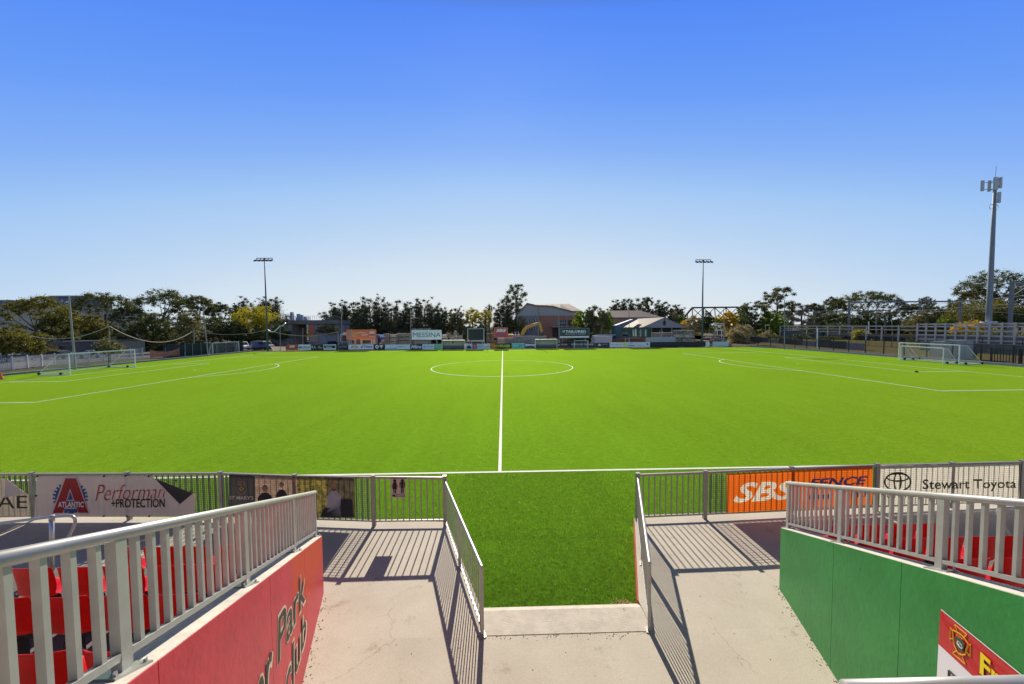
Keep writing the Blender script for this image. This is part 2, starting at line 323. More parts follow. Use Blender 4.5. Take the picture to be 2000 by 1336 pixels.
slab('walkway', [(2.475,-41.17),(2.465,-41.80),(22,-41.80),(22,-37.8),(13.7,-38.1),(9.6,-38.27),(3.38,-38.53)], -.05, HC, kind='structure')
slab('walkway', [(-.27,-41.815),(-.27,-41.80),(-22,-41.80),(-22,-52),(22,-52),(22,-41.80),(2.465,-41.80),(2.465,-41.815)], -.05, HC, kind='structure')
b = MB(); b.add([(-.27,-41.17,0),(2.465,-41.17,0),(2.465,-41.17,.44),(-.27,-41.17,.44),(-.27,-41.31,.498),(2.465,-41.31,.498),(-.27,-41.795,.5),(2.465,-41.795,.5),(-.27,-41.795,0),(2.465,-41.795,0)],
    [(0,1,2,3),(3,2,5,4),(4,5,7,6),(6,7,9,8),(0,3,4,6,8),(1,9,7,5,2)])
b.build('threshold', mat('threshold_concrete', (.55,.50,.43), .9, var=.12, scale=5, bump=.5, bscale=50), kind='structure')
# red painted face of the ramp side (right) and plain one on the left
b = MB(); b.prism([(3.372,-38.53,-.05),(2.468,-41.16,-.05),(2.468,-41.16,.494),(3.372,-38.53,.494)], (-.012,0,0))
b.build('ramp_side_wall', mat('bright_red_paint', (.62,.022,.02), .6, var=.12, scale=3, bump=.2, bscale=20), label='low bright red painted side wall of the grass ramp under the right railing', cat='wall')
# ---- sandy spill in the ramp corner
rg = random.Random(5)
b = MB()
for i in range(420):
    a = rg.random()**.7; x = 2.44-.42*a*rg.random(); y = -41.14+.30*a*rg.random(); z = .29*(-38.5-y)/2.66+.008+rg.random()*.03; s = rg.uniform(.006,.016); b.box((x,y,z),(s,s,s*.8),rg.random()*3)
b.build('sand', mat('loose_sand', (.5,.33,.18), .95, var=.3, scale=40), kind='stuff', label='small spill of loose sandy gravel in the corner of the grass ramp', cat='sand')
# ================================================================ SIDE WALLS OF THE ENTRANCE
def xL(y): return -3.11+.323*(-40.8-y)
def xR(y): return 5.11-.310*(-40.99-y)
def zL(y): return HC+1.05+.44*(-40.8-y)
def zR(y): return HC+1.13+.44*(-41.0-y)
cap_m = mat('cap_concrete', (.50,.47,.41), .85, var=.14, scale=4, bump=.3, bscale=40)
def sidewall(side, label):
    X, Z, y0 = (xL, zL, -40.8) if side < 0 else (xR, zR, -40.99)
    y1 = -47.9; t = .2*side
    wt = thing('entrance_wall', (X(y0),y0,HC), label, 'wall')
    b = MB(); v = [(X(y0),y0,HC),(X(y1),y1,HC),(X(y1),y1,Z(y1)),(X(y0),y0,Z(y0))]; b.prism(v, (t,0,0)); b.build('wall_core', cap_m, wt)
    return wt, X, Z, y0, y1
def wall_paint(name, c1, c2, edge_y=None, rough=.42):
    m = mat(name, c1, rough, spec=.3, var=.13, scale=1.1, bump=.22, bscale=14); nd = m.node_tree.nodes; L = m.node_tree.links; b = nd['Principled BSDF']
    src = b.inputs['Base Color'].links[0].from_socket
    t = nd.new('ShaderNodeTexCoord'); vo = nd.new('ShaderNodeTexVoronoi'); vo.inputs['Scale'].default_value = 2.6; L.new(t.outputs['Object'], vo.inputs['Vector'])
    r = nd.new('ShaderNodeValToRGB'); r.color_ramp.elements[0].position = .035; r.color_ramp.elements[0].color = (.45,.45,.45,1); r.color_ramp.elements[1].position = .055; r.color_ramp.elements[1].color = (1,1,1,1); L.new(vo.outputs['Distance'], r.inputs[0])
    q = nd.new('ShaderNodeMix'); q.data_type = 'RGBA'; q.blend_type = 'MULTIPLY'; q.inputs['Factor'].default_value = .8; L.new(src, q.inputs['A']); L.new(r.outputs[0], q.inputs['B']); last = q.outputs['Result']
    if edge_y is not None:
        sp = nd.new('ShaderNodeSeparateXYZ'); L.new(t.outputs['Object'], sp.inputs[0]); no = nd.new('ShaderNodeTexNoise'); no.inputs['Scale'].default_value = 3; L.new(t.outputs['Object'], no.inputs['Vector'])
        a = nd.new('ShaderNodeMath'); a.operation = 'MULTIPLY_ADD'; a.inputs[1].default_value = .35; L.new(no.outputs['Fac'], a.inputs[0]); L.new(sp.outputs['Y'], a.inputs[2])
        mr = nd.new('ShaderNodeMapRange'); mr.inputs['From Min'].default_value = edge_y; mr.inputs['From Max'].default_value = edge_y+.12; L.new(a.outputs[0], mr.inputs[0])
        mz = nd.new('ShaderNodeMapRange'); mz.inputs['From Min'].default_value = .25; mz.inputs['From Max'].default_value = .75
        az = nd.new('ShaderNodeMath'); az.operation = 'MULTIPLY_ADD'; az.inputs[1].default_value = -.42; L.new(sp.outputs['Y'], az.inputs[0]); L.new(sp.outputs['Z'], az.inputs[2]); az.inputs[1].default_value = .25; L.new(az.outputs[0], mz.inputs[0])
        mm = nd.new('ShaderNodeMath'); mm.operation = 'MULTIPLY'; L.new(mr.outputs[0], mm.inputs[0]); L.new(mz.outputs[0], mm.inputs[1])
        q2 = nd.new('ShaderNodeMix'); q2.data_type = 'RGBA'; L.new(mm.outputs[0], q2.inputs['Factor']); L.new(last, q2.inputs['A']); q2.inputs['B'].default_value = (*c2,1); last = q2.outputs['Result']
    L.new(last, b.inputs['Base Color']); return m
def paint_faces(wt, X, Z, ys, m, side, name='painted_face'):
    for ya, yb in zip(ys[:-1], ys[1:]):
        ya2, yb2 = ya-.003, yb+.003; o = -side*.006
        b = MB(); zb = lambda y: Z(y)-.004
        b.prism([(X(ya2),ya2,HC+.004),(X(yb2),yb2,HC+.004),(X(yb2),yb2,zb(yb2)),(X(ya2),ya2,zb(ya2))], (o,0,0)); b.build(name, m, wt)
wl, X, Z, ya, yb = sidewall(-1, 'red painted concrete entrance wall sloping up on the left with dark lettering')
red_m = wall_paint('two_tone_red_paint', (.56,.036,.060), (.62,.05,.012), -1.85)  # red turns orange towards the far upper end
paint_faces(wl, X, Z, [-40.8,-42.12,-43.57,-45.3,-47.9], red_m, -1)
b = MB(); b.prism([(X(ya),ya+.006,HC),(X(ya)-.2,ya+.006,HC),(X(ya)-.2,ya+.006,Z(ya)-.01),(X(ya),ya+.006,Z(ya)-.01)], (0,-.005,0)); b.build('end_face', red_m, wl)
la, lb = (xL(-40.8),-40.8), (xL(-42.8),-42.8)
FL = lambda off: (lambda u, v: onl(u, v, (la[0]+off,la[1]), (lb[0]+off,lb[1])))
cream = mat('cream_paint', (.72,.55,.40), .6, var=.06); charcoal = mat('charcoal_paint', (.035,.036,.03), .6, var=.15)
def wall_text(body, bl, br, tr, tl, parent):
    for off, bold, m, nm in ((.010,.040,cream,'letter_outline'),(.014,.004,charcoal,'lettering')):
        f = FL(off); e = 4 if bold > .02 else 0
        q = [(bl[0]-e*.5,bl[1]+e*1.2),(br[0]+e*.45,br[1]+e*.6),(tr[0]+e*.45,tr[1]-e*.8),(tl[0]-e*.5,tl[1]-e)]
        text_quad(nm, body, *[f(*p) for p in q], m, parent, bold=bold, spacing=1.02)
wall_text('Park', (543.5,1300), (596,1172), (595,1108), (545,1206), wl)
wall_text('club', (558,1398), (598,1243), (598,1186), (558,1292), wl)
wall_text('er', (500,1470), (532,1345), (532,1265), (500,1345), wl)
wr, X, Z, ya, yb = sidewall(1, 'green painted concrete entrance wall sloping up on the right of the walkway')
green_m = wall_paint('green_paint', (.036,.235,.055), (0,0,0))
paint_faces(wr, X, Z, [-40.99,-42.5,-43.62,-45.4,-47.9], green_m, 1)
b = MB(); b.prism([(X(ya),ya+.006,HC),(X(ya)+.2,ya+.006,HC),(X(ya)+.2,ya+.006,Z(ya)-.01),(X(ya),ya+.006,Z(ya)-.01)], (0,-.005,0)); b.build('end_face', green_m, wr)
# ---- sign on the green wall
ra, rb = (xR(-40.99),-40.99), (xR(-43.0),-43.0)
FR = lambda off: (lambda u, v: onl(u, v, (ra[0]-off,ra[1]), (rb[0]-off,rb[1])))
sgn = thing('wall_sign', FR(.02)(1835,1257), 'red and white sign with shield crest and yellow letters on the green wall', 'sign')
zs = lambda x, y: (1820+x/8.567, 1180+y/8.567)
def rpoly(name, pts, m, off, parent=sgn, thick=.002):
    f = FR(off); b = MB(); b.prism([f(*zs(*p)) for p in pts], (-thick,0,0)); return b.build(name, m, parent)
def rline(name, pts, m, off, wd=.006, parent=sgn, close=True):
    f = FR(off); b = MB(); P = [f(*zs(*p)) for p in pts]; P = P+[P[0]] if close else P
    for p, q in zip(P[:-1], P[1:]): b.bar(p, q, .003, wd, up=(0,.0,1) if abs((q-p).normalized().z) < .9 else (0,1,0))
    return b.build(name, m, parent)
gloss_red = mat('gloss_red', (.52,.008,.012), .25, var=.03, coat=.5); gloss_white = mat('gloss_white', (.78,.78,.80), .25, var=.02, coat=.3); gold = mat('gold_print', (.80,.48,.03), .4, var=.05); yel = mat('yellow_print', (.82,.66,.01), .4, var=.03)
rpoly('red_panel', [(155,90),(1480,1170),(1900,1520),(1900,2300),(710,1215),(120,665)], gloss_red, .012, thick=.006)
rpoly('white_panel', [(120,668),(710,1218),(1900,2303),(1900,3200),(60,2600),(60,1500),(95,1180)], gloss_white, .012, thick=.006)
rline('white_edge', [(155,90),(1480,1170),(1900,1520)], gloss_white, .021, .006, close=False)
shield = [(345,430),(420,470),(500,520),(560,590),(610,660),(600,700),(575,760),(565,840),(500,850),(440,820),(405,750),(365,660),(362,560)]
rline('crest_outline', shield, gold, .024, .009)
rline('crest_outline', [(380,340),(585,510),(535,560),(425,470),(420,430)], gold, .022, .006); rline('crest_outline', [(310,390),(345,440),(355,575),(300,580)], gold, .022, .006)
rline('crest_outline', [(650,672),(640,880),(580,790),(605,690)], gold, .022, .006); rline('crest_outline', [(405,780),(350,820),(560,1010),(510,870)], gold, .022, .006)
rpoly('crest_field', [(395,540),(480,580),(550,660),(525,790),(480,800),(420,720)], mat('crest_green', (.02,.09,.05), .4), .025)
rpoly('crest_ball', [(430,610),(470,640),(505,690),(520,740),(495,750),(450,710),(415,650)], gloss_white, .028); rpoly('crest_ball_patch', [(465,670),(490,690),(488,715),(462,700)], rubber, .031); rpoly('crest_ball_patch', [(440,625),(462,645),(452,662),(432,650)], rubber, .031)
text_quad('crest_lettering', 'FPF', *[FR(.027)(*zs(*p)) for p in ((405,525),(520,610),(530,575),(410,490))], mat('orange_print', (.85,.25,.03), .4), sgn, bold=.02)
for off, dx, m in ((.022,-8,mat('dark_green_print', (.03,.06,.01), .4)), (.026,0,yel)):
    text_quad('lettering', 'Fr', *[FR(off)(*zs(x+dx,y-dx)) for x, y in ((798,1150),(1175,1490),(1160,1120),(812,790))], m, sgn, bold=.03)
rline('triangle_mark', [(290,1115),(450,1270),(600,1420),(285,1420)], mat('ink_grey', (.05,.05,.06), .4), .024, .02)
# ================================================================ RAILINGS ON THE WALLS
def wall_railing(side, label):
    if side < 0:
        X = lambda y: xL(y)-.10; Zc = zL; Zt = lambda y: 2.234+.417*(-40.46-y); posts = [-40.86,-42.27,-43.90,-45.40,-46.8]; y0, y1 = -40.78, -47.35
    else:
        X = lambda y: xR(y)+.10; Zc = zR; Zt = lambda y: 2.445+.405*(-40.93-y); posts = [-41.05,-42.48,-43.94,-45.3,-46.7]; y0, y1 = -40.97, -47.3
    rt = thing('metal_railing', (X(y0),y0,Zc(y0)), label, 'railing')
    b = MB(); b.tube([(X(y0),y0,Zt(y0)-.03),(X(y1),y1,Zt(y1)-.03)], .03, 24); b.build('top_rail', galv, rt, smooth=True)
    zb = lambda y: Zc(y)+.085
    ang = math.atan2(.32*(-side), 1)
    for i, p in enumerate(posts):
        b = MB(); b.box((X(p),p,(Zc(p)+Zt(p)-.04)/2),(.042,.075,Zt(p)-.04-Zc(p)), rz=-math.atan(.32)*side*-1 if False else side*math.atan(.31)*-1); po = b.build('post', galv, rt)
        b = MB(); sl_ = -.44
        b.add([(X(p)-.06,p-.09,Zc(p-.09)+.012),(X(p)+.06,p-.09,Zc(p-.09)+.012),(X(p)+.06,p+.09,Zc(p+.09)+.012),(X(p)-.06,p+.09,Zc(p+.09)+.012),
               (X(p)-.06,p-.09,Zc(p-.09)),(X(p)+.06,p-.09,Zc(p-.09)),(X(p)+.06,p+.09,Zc(p+.09)),(X(p)-.06,p+.09,Zc(p+.09))], [(0,1,2,3),(7,6,5,4),(0,4,5,1),(1,5,6,2),(2,6,7,3),(3,7,4,0)])
        for dy in (-.07,.07):
            b.tube([(X(p)+.04,p+dy,Zc(p+dy)+.01),(X(p)+.04,p+dy,Zc(p+dy)+.035)], .009, 6)
        b.build('base_plate', galv_tube, po)
    ends = [y0-.02 if False else posts[0]]+posts[1:]
    for a, c in zip(posts[:-1], posts[1:]):
        b = MB(); b.bar((X(a-.04),a-.04,zb(a-.04)),(X(c+.04),c+.04,zb(c+.04)),.04,.035); b.build('bottom_rail', galv, rt)
        b = MB(); n = max(2, round((a-c)/.122)); st = (a-c)/n
        for k in range(1, n):
            y = a-st*k; b.box((X(y),y,(zb(y)+Zt(y)-.045)/2+.005),(.030,.030,Zt(y)-.045-zb(y)), rz=-side*math.atan(.31))
        b.build('pickets', galv, rt)
    return rt
wall_railing(-1, 'long grey metal railing with round top rail on the red wall, nearest on the left')
wall_railing(1, 'grey metal railing with round top rail standing on the green wall')
# ---- rails either side of the grass ramp
def ramp_rail(P, Q, label, nmid):
    P, Q = Vector((*P,HC)), Vector((*Q,HC)); rt = thing('metal_railing', P, label, 'railing'); H = 1.12
    d = (Q-P).normalized()
    b = MB(); b.tube([P+Vector((0,0,H-.025))-d*.02, Q+Vector((0,0,H-.025))+d*.03], .028, 14); b.build('top_rail', galv, rt)
    ps = [P+(Q-P)*i/(nmid+1) for i in range(nmid+2)]
    rz = math.atan2(d.y, d.x)
    for p in ps[1:]:
        b = MB(); b.box((p.x,p.y,HC+(H-.04)/2),(.07,.045,H-.04),rz); b.box((p.x,p.y,HC+.006),(.14,.10,.012),rz); b.build('post', galv, rt)
    for a, c in zip(ps[:-1], ps[1:]):
        b = MB(); b.bar(a+d*.035+Vector((0,0,.11)), c-d*.036+Vector((0,0,.11)), .035,.035); b.build('bottom_rail', galv, rt)
        b = MB(); L_ = (c-a).length; n = round(L_/.125)
        for k in range(1, n): q = a+(c-a)*k/n; b.box((q.x,q.y,HC+.128+(H-.05-.128)/2),(.015,.012,H-.05-.128),rz)
        b.build('pickets', galv, rt)
ramp_rail((-1.27,-38.65), (-.20,-41.78), 'grey metal railing along the left edge of the grass ramp', 1)
ramp_rail((3.40,-38.67), (2.41,-41.78), 'grey metal railing along the right edge of the grass ramp above the red side', 1)
# ================================================================ FENCE ALONG THE FIELD
def field_fence(pts, label, mesh_bays, tops):
    ft = thing('picket_fence', (*pts[0],HC), label, 'fence')
    for (x, y), H in zip(pts, tops):
        b = MB(); b.box((x,y,HC+(H+.01)/2),(.085,.075,H+.01)); b.box((x,y,HC+H+.015),(.095,.085,.012)); b.build('post', fence_metal, ft)
    for i, (a, c) in enumerate(zip(pts[:-1], pts[1:])):
        Ha, Hc_ = tops[i], tops[i+1]
        A, B = Vector((*a,HC)), Vector((*c,HC)); d = (B-A).normalized(); L_ = (B-A).length
        tt = lambda s: HC+Ha+(Hc_-Ha)*s
        b = MB(); b.bar(A+d*.044+Vector((0,0,Ha-.035)), B-d*.044+Vector((0,0,Hc_-.035)), .05,.05); b.build('top_rail', fence_metal, ft)
        b = MB(); b.bar(A+d*.044+Vector((0,0,.12)), B-d*.044+Vector((0,0,.12)), .04,.035); b.build('bottom_rail', fence_metal, ft)
        b = MB(); n = round(L_/.145); rz = math.atan2(d.y,d.x)
        for k in range(1, n):
            q = A+(B-A)*k/n; zt = tt(k/n)-.06; b.box((q.x,q.y,(HC+.137+zt)/2),(.024,.024,zt-HC-.137),rz)
        b.build('pickets', fence_metal, ft)
        if i in mesh_bays:
            b = MB(); nv = int(L_/.05); off = Vector((-d.y,d.x,0))*-.020*(1 if d.x>0 else -1)
            for k in range(1, nv):
                q = A+(B-A)*k/nv+off; b.bar(q+Vector((0,0,.15)), q+Vector((0,0,Ha-.07)), .006,.006)
            for k in range(int((Ha-.2)/.05)):
                b.bar(A+d*.05+off+Vector((0,0,.15+.05*k)), B-d*.05+off+Vector((0,0,.15+.05*k)), .006,.006)
            b.build('wire_mesh', dark_metal, ft)
LP = [(-1.27,-38.65),(-2.98,-38.62),(-4.95,-38.42),(-6.89,-38.2),(-9.25,-38.1),(-11.68,-38.01),(-14.1,-37.95),(-16.5,-37.9)]
RP = [(3.40,-38.67),(5.09,-38.62),(7.35,-38.5),(9.64,-38.4),(11.7,-38.32),(13.69,-38.25),(16.0,-38.2)]
field_fence(LP, 'grey picket fence beside the pitch left of the ramp with a toilet sign', {1,2,3,5,6}, [1.19,1.22,1.2,1.21,1.2,1.2,1.2,1.2])
field_fence(RP, 'grey picket fence beside the pitch right of the ramp behind the orange banner', {1,2,3,4,5}, [1.18,1.19,1.2,1.2,1.17,1.16,1.16])
def seg_fn(pts, off):
    def f(u, v):
        best = None
        for a, c in zip(pts[:-1], pts[1:]):
            p = onl(u, v, (a[0],a[1]-off), (c[0],c[1]-off)); lo, hi = min(a[0],c[0]), max(a[0],c[0])
            if lo-.001 <= p.x <= hi+.001: return p
            dd = min(abs(p.x-lo), abs(p.x-hi))
            if best is None or dd < best[0]: best = (dd, p)
        return best[1]
    return f
def strip_poly(b, pts_top, pts_bot, ext=(0,-.004,0)):
    """cloth as a row of quads; pts lists of world points"""
    for i in range(len(pts_top)-1):
        b.prism([pts_bot[i],pts_bot[i+1],pts_top[i+1],pts_top[i]], ext)
def cloth(name, fn, u0, u1, top, bot, m, parent=None, n=24, **tags):
    """banner sheet following the fence, slightly rippled; top/bot are functions of u"""
    nr = 6; P = []
    for j in range(nr+1):
        for i in range(n+1):
            u = u0+(u1-u0)*i/n; v = top(u)+(bot(u)-top(u))*j/nr; p = fn(u, v); P.append((p.x,p.y-.004*math.sin(i*1.7+j*.6)-.003*math.sin(i*.9+2*j),p.z))
    F = [(j*(n+1)+i,j*(n+1)+i+1,(j+1)*(n+1)+i+1,(j+1)*(n+1)+i) for j in range(nr) for i in range(n)]
    b = MB(); b.add(P, F); return b.build(name, m, parent, smooth=True, **tags)
lerp = lambda u0, a, u1, c: (lambda u: a+(c-a)*(u-u0)/(u1-u0))
F1, F2 = seg_fn(LP,.045), seg_fn(LP,.056); F3 = seg_fn(LP,.064)
z6 = lambda x, y: (x/5, 900+y/5)
ban_w = mat('banner_vinyl', (.72,.62,.54), .55, var=.04, trans=.18); ban_k = mat('banner_black', (.03,.026,.024), .6, var=.1)
# performance banner
bt = thing('banner', F1(225,1007), 'pale banner with red letter A gear logo and one folded black corner', 'banner')
b = MB(); pts = [z6(358,145),(150,929),z6(1465,147),z6(1752,432),z6(1893,325),z6(1908,335),z6(1905,535),z6(1250,542),z6(340,545)]
b.prism([F1(*p) for p in pts], (0,-.004,0)); b.build('sheet', ban_w, bt)
b = MB(); b.prism([F2(*z6(*p)) for p in ((1505,168),(1752,430),(1893,322))], (0,-.004,0)); b.build('folded_corner', ban_k, bt)
b = MB(); b.prism([F3(*z6(*p)) for p in ((1465,147),(1510,170),(1757,424),(1885,318),(1893,328),(1752,440))], (0,-.004,0)); b.build('fold_edge', ban_w, bt)
red_ink = mat('red_print', (.42,.008,.015), .5, var=.08, trans=.15); blue_ink = mat('blue_print', (.03,.085,.27), .5, var=.08, trans=.15)
def px_poly(name, pts, m, fn, parent, th=.002): b = MB(); b.prism([fn(*p) for p in pts], (0,-th,0)); return b.build(name, m, parent)
gear = []
NT = 26
for i in range(NT*2):
    for da, rr in ((0,0),(1,0)):
        a = 2*math.pi*(i+da*.92)/(NT*2); r_ = 172 if i % 2 else 148; gear.append(z6(686+r_*math.cos(a), 358+r_*math.sin(a)*.92))
px_poly('gear_emblem', gear, blue_ink, F2, bt)
px_poly('emblem_outline', [z6(*p) for p in ((628,160),(752,160),(878,520),(760,520),(756,470),(626,470),(618,520),(503,520))], ban_w, seg_fn(LP,.059), bt)
px_poly('gear_emblem', [z6(*p) for p in ((638,474),(748,472),(748,502),(735,512),(722,488),(710,490),(705,514),(682,514),(676,490),(664,490),(654,512),(640,500))], blue_ink, seg_fn(LP,.063), bt)
px_poly('letter_emblem', [z6(*p) for p in ((640,172),(742,172),(862,508),(768,508),(748,456),(628,458),(612,508),(517,510))], red_ink, F3, bt)
px_poly('emblem_outline', [z6(*p) for p in ((685,272),(728,392),(646,392))], ban_w, seg_fn(LP,.068), bt)
px_poly('gear_emblem', [z6(*p) for p in ((686,300),(713,382),(658,382))], blue_ink, seg_fn(LP,.072), bt)
F4 = seg_fn(LP,.072)
text_px('lettering', 'ATLANTIC', *[z6(566,0)[0],z6(818,0)[0],z6(0,400)[1],z6(0,454)[1]], F4, white_ink, bt, bold=.03)
text_quad('script_lettering', 'Performan', *[F3(*z6(*p)) for p in ((930,395),(1612,358),(1606,235),(930,232))], red_ink, bt, shear=.35, bold=-.016)
text_quad('lettering', '+PROTECTION', *[F3(*z6(*p)) for p in ((1085,460),(1608,456),(1608,368),(1085,374))], black_ink, bt, bold=.012)
b = MB()
for u in (15+70/5, 132, 203, 245, 289): pass
for x, y in ((362,150),(1015,150),(1225,147),(1450,150),(350,342),(1015,540),(1240,541),(1458,541),(1720,190),(1860,300)):
    p = F3(*z6(x,y)); b.box((p.x,p.y+.0,p.z),(.022,.03,.035))
b.build('cable_ties', rubber, bt)
# partial banner at the far left
bt = thing('banner', F1(20,1010), 'cream banner with folded corner cut off by the left edge of the view', 'banner')
b = MB(); b.prism([F1(*z6(*p)) for p in ((-260,150),(-40,175),(55,165),(245,310),(292,345),(285,545),(-260,560))], (0,-.004,0)); b.build('sheet', mat('mesh_banner', (.66,.60,.50), .7, var=.06, trans=.45), bt)
b = MB(); b.prism([F2(*z6(*p)) for p in ((55,168),(245,315),(45,362))], (0,-.004,0)); b.build('folded_corner', ban_w, bt)
text_quad('lettering', 'AE', *[F2(*z6(*p)) for p in ((-30,465),(265,465),(265,340),(-30,340))], mat('olive_print', (.05,.05,.03), .6, trans=.3), bt)
# dark photo banner
z7 = lambda x, y: (400+x/4, 900+y/4)
bt = thing('banner', F1(570,1012), 'dark photo banner with gold crest, white name and people printed on it', 'banner')
tp, bo = lerp(447,928,693,935), lerp(447,1008,693,1012)
cloth('sheet', F1, 447, 498.5, tp, bo, mat('banner_charcoal', (.06,.058,.055), .7, var=.15, trans=.25), bt, n=8)
cloth('sheet', F1, 498.7, 580, tp, bo, mat('printed_wall_picture', (.36,.24,.17), .7, var=.3, scale=6, trans=.35), bt, n=10)
cloth('sheet', F1, 580.2, 640, tp, bo, mat('printed_garden_picture', (.42,.32,.08), .7, scale=9, trans=.35, col2=(.05,.06,.02)), bt, n=8)
cloth('sheet', F1, 640.2, 693, tp, bo, mat('printed_shade_picture', (.16,.13,.07), .7, scale=7, trans=.3, col2=(.05,.045,.03)), bt, n=8)
dk = mat('printed_dark_clothes', (.035,.035,.04), .7, trans=.2); skin = mat('printed_skin', (.45,.25,.17), .7, trans=.3); hair = mat('printed_orange_hair', (.55,.16,.03), .7, trans=.3); shirt = mat('printed_shirt', (.62,.58,.60), .7, trans=.35)
def fig(cx, top, wd, ht, m1, m2, hm):
    px_poly('printed_figure', [z7(cx-wd/2,top+ht),z7(cx-wd/2,top+ht*.45),z7(cx-wd*.2,top+ht*.3),z7(cx+wd*.2,top+ht*.3),z7(cx+wd/2,top+ht*.45),z7(cx+wd/2,top+ht)], m1, F2, bt)
    c = F2(*z7(cx,top+ht*.17)); q = F2(*z7(cx+wd*.17,top+ht*.17)); r_ = (q-c).length
    b = MB(); b.disc(c+Vector((0,-.006,0)), r_, (1,0,0),(0,0,1)); b.build('printed_face', m2, bt)
    b = MB(); b.disc(c+Vector((0,-.004,r_*.35)), r_*1.08, (1,0,0),(0,0,1)); b.build('printed_hair', hm, bt)
fig(600,145,90,270,dk,skin,dk); fig(470,180,110,230,dk,skin,dk); fig(740,195,60,200,dk,skin,dk); fig(1010,150,110,285,shirt,skin,hair)
px_poly('printed_figure', [z7(*p) for p in ((1050,300),(1150,300),(1165,440),(900,440),(930,370),(1000,360))], dk, F2, bt)
for q in (((250,185),(322,185),(322,240),(286,262),(250,240)),): 
    b = MB(); P = [F2(*z7(*p)) for p in q]; P.append(P[0])
    for p, r_ in zip(P[:-1], P[1:]): b.bar(p, r_, .004,.010)
    P = [F2(*z7(*p)) for p in ((262,180),(266,158),(276,172),(286,152),(296,172),(308,158),(310,180))]
    for p, r_ in zip(P[:-1], P[1:]): b.bar(p, r_, .004,.010)
    for x, y in ((286,205),(275,220),(297,220),(286,232)): b.disc(F3(*z7(x,y)), .022, (1,0,0),(0,0,1), 8)
    b.build('crest', mat('gold_crest', (.62,.33,.10), .5, trans=.2), bt)
text_quad('lettering', "ST MARY'S", *[F2(*z7(*p)) for p in ((192,302),(380,304),(380,276),(192,274))], mat('cream_print', (.7,.55,.40), .6), bt, bold=.015)
b = MB()
for i in range(9): p = F2(*z7(205+i*122, 118+i*3.5)); b.box((p.x,p.y,p.z+.01),(.02,.03,.03))
b.build('cable_ties', rubber, bt)
# toilet sign
ts = thing('toilet_sign', F2(777,972), 'small toilet sign with woman and man pictograms on the fence', 'sign')
b = MB(); b.prism([F2(*z7(*p)) for p in ((1453,290),(1568,289),(1568,140),(1453,140))], (0,-.004,0)); b.build('plate', mat('sign_plate', (.58,.42,.35), .5, var=.04), ts)
def tp_(pts): px_poly('pictogram', [z7(*p) for p in pts], black_ink, F3, ts)
for cx in (1484,1543): b = MB(); b.disc(F3(*z7(cx,156)), .038, (1,0,0),(0,0,1)); b.build('pictogram', black_ink, ts)
tp_([(1474,168),(1494,168),(1508,205),(1502,208),(1492,182),(1503,222),(1495,222),(1495,254),(1487,254),(1487,222),(1482,222),(1482,254),(1474,254),(1474,222),(1464,222),(1476,182),(1466,208),(1460,205)])
tp_([(1526,167),(1560,167),(1564,172),(1564,208),(1558,208),(1557,178),(1554,178),(1554,254),(1545,254),(1545,212),(1541,212),(1541,254),(1532,254),(1532,178),(1529,178),(1528,208),(1522,208),(1521,172)])
tp_([(1460,272),(1478,262),(1562,262),(1562,282),(1478,282)])
text_quad('lettering', 'TOILETS', *[seg_fn(LP,.070)(*z7(*p)) for p in ((1484,279),(1558,279),(1558,265),(1484,265))], white_ink, ts, bold=.02)
# orange banner
G1, G2, G3 = seg_fn(RP,.045), seg_fn(RP,.062), seg_fn(RP,.068)
z8b = lambda x, y: (1400+x/3.3333, 880+y/3.3333)
bt = thing('banner', G1(1560,998), 'orange mesh banner with white italic letters and blue words', 'banner')
tp, bo = lerp(1420,926,1704,910), lerp(1420,1001,1704,986)
def skewed(u, v): return G1(u, v-(u-1420)/284*15.5)
inlaid_sheet([('SBS',.028,.3,[(x,y+(x-1420)/284*15.5) for x,y in [z8b(*p) for p in ((105,342),(520,315),(520,195),(125,210))]])], 1420, 1704, 926, 1001.5, skewed, mat('banner_orange', (.85,.16,.012), .6, var=.06, trans=.5), mat('banner_white_print', (.80,.72,.58), .6, trans=.5), bt)
navy = mat('banner_blue_print', (.10,.11,.35), .6, trans=.4)
text_quad('lettering', 'FENCE', *[G2(*z8b(*p)) for p in ((595,245),(975,220),(985,165),(605,185))], navy, bt, bold=.03, shear=.2)
text_quad('lettering', 'HIRE', *[G2(*z8b(*p)) for p in ((875,305),(985,300),(985,270),(875,275))], navy, bt, bold=.02)
px_poly('print_bar', [z8b(*p) for p in ((600,290),(740,284),(740,312),(600,318))], navy, G2, bt)
# cream car dealer banner
bt = thing('banner', G1(1850,985), 'cream mesh banner with ringed oval logo and dark lettering', 'banner')
tp, bo = lerp(1718,909,1990,905), lerp(1718,987,1990,978)
cloth('sheet', G1, 1718, 1990, tp, bo, mat('banner_cream', (.74,.68,.58), .7, var=.05, trans=.55), bt, n=40)
olive = mat('dark_olive_print', (.06,.05,.035), .6, trans=.3)
def ring(cx, cy, rx, ry, wd, name='oval_logo'):
    b = MB(); n = 36; P = []
    for i in range(n+1):
        a = 2*math.pi*i/n
        for k in (-1,1): P.append(G2(*z8b(cx+(rx+k*wd/2)*math.cos(a), cy+(ry+k*wd/2)*math.sin(a))))
    b.add(P, [(2*i,2*i+1,2*i+3,2*i+2) for i in range(n)]); b.build(name, olive, bt)
ring(1178,205,84,60,11); ring(1178,175,70,24,10); ring(1178,203,22,56,10)
text_quad('lettering', 'TOYOTA', *[G2(*z8b(*p)) for p in ((1075,310),(1278,306),(1278,276),(1075,280))], olive, bt, bold=.01)
text_quad('lettering', 'Stewart Toyota', *[G2(*z8b(*p)) for p in ((1340,272),(1950,262),(1950,186),(1340,188))], olive, bt, bold=.012)
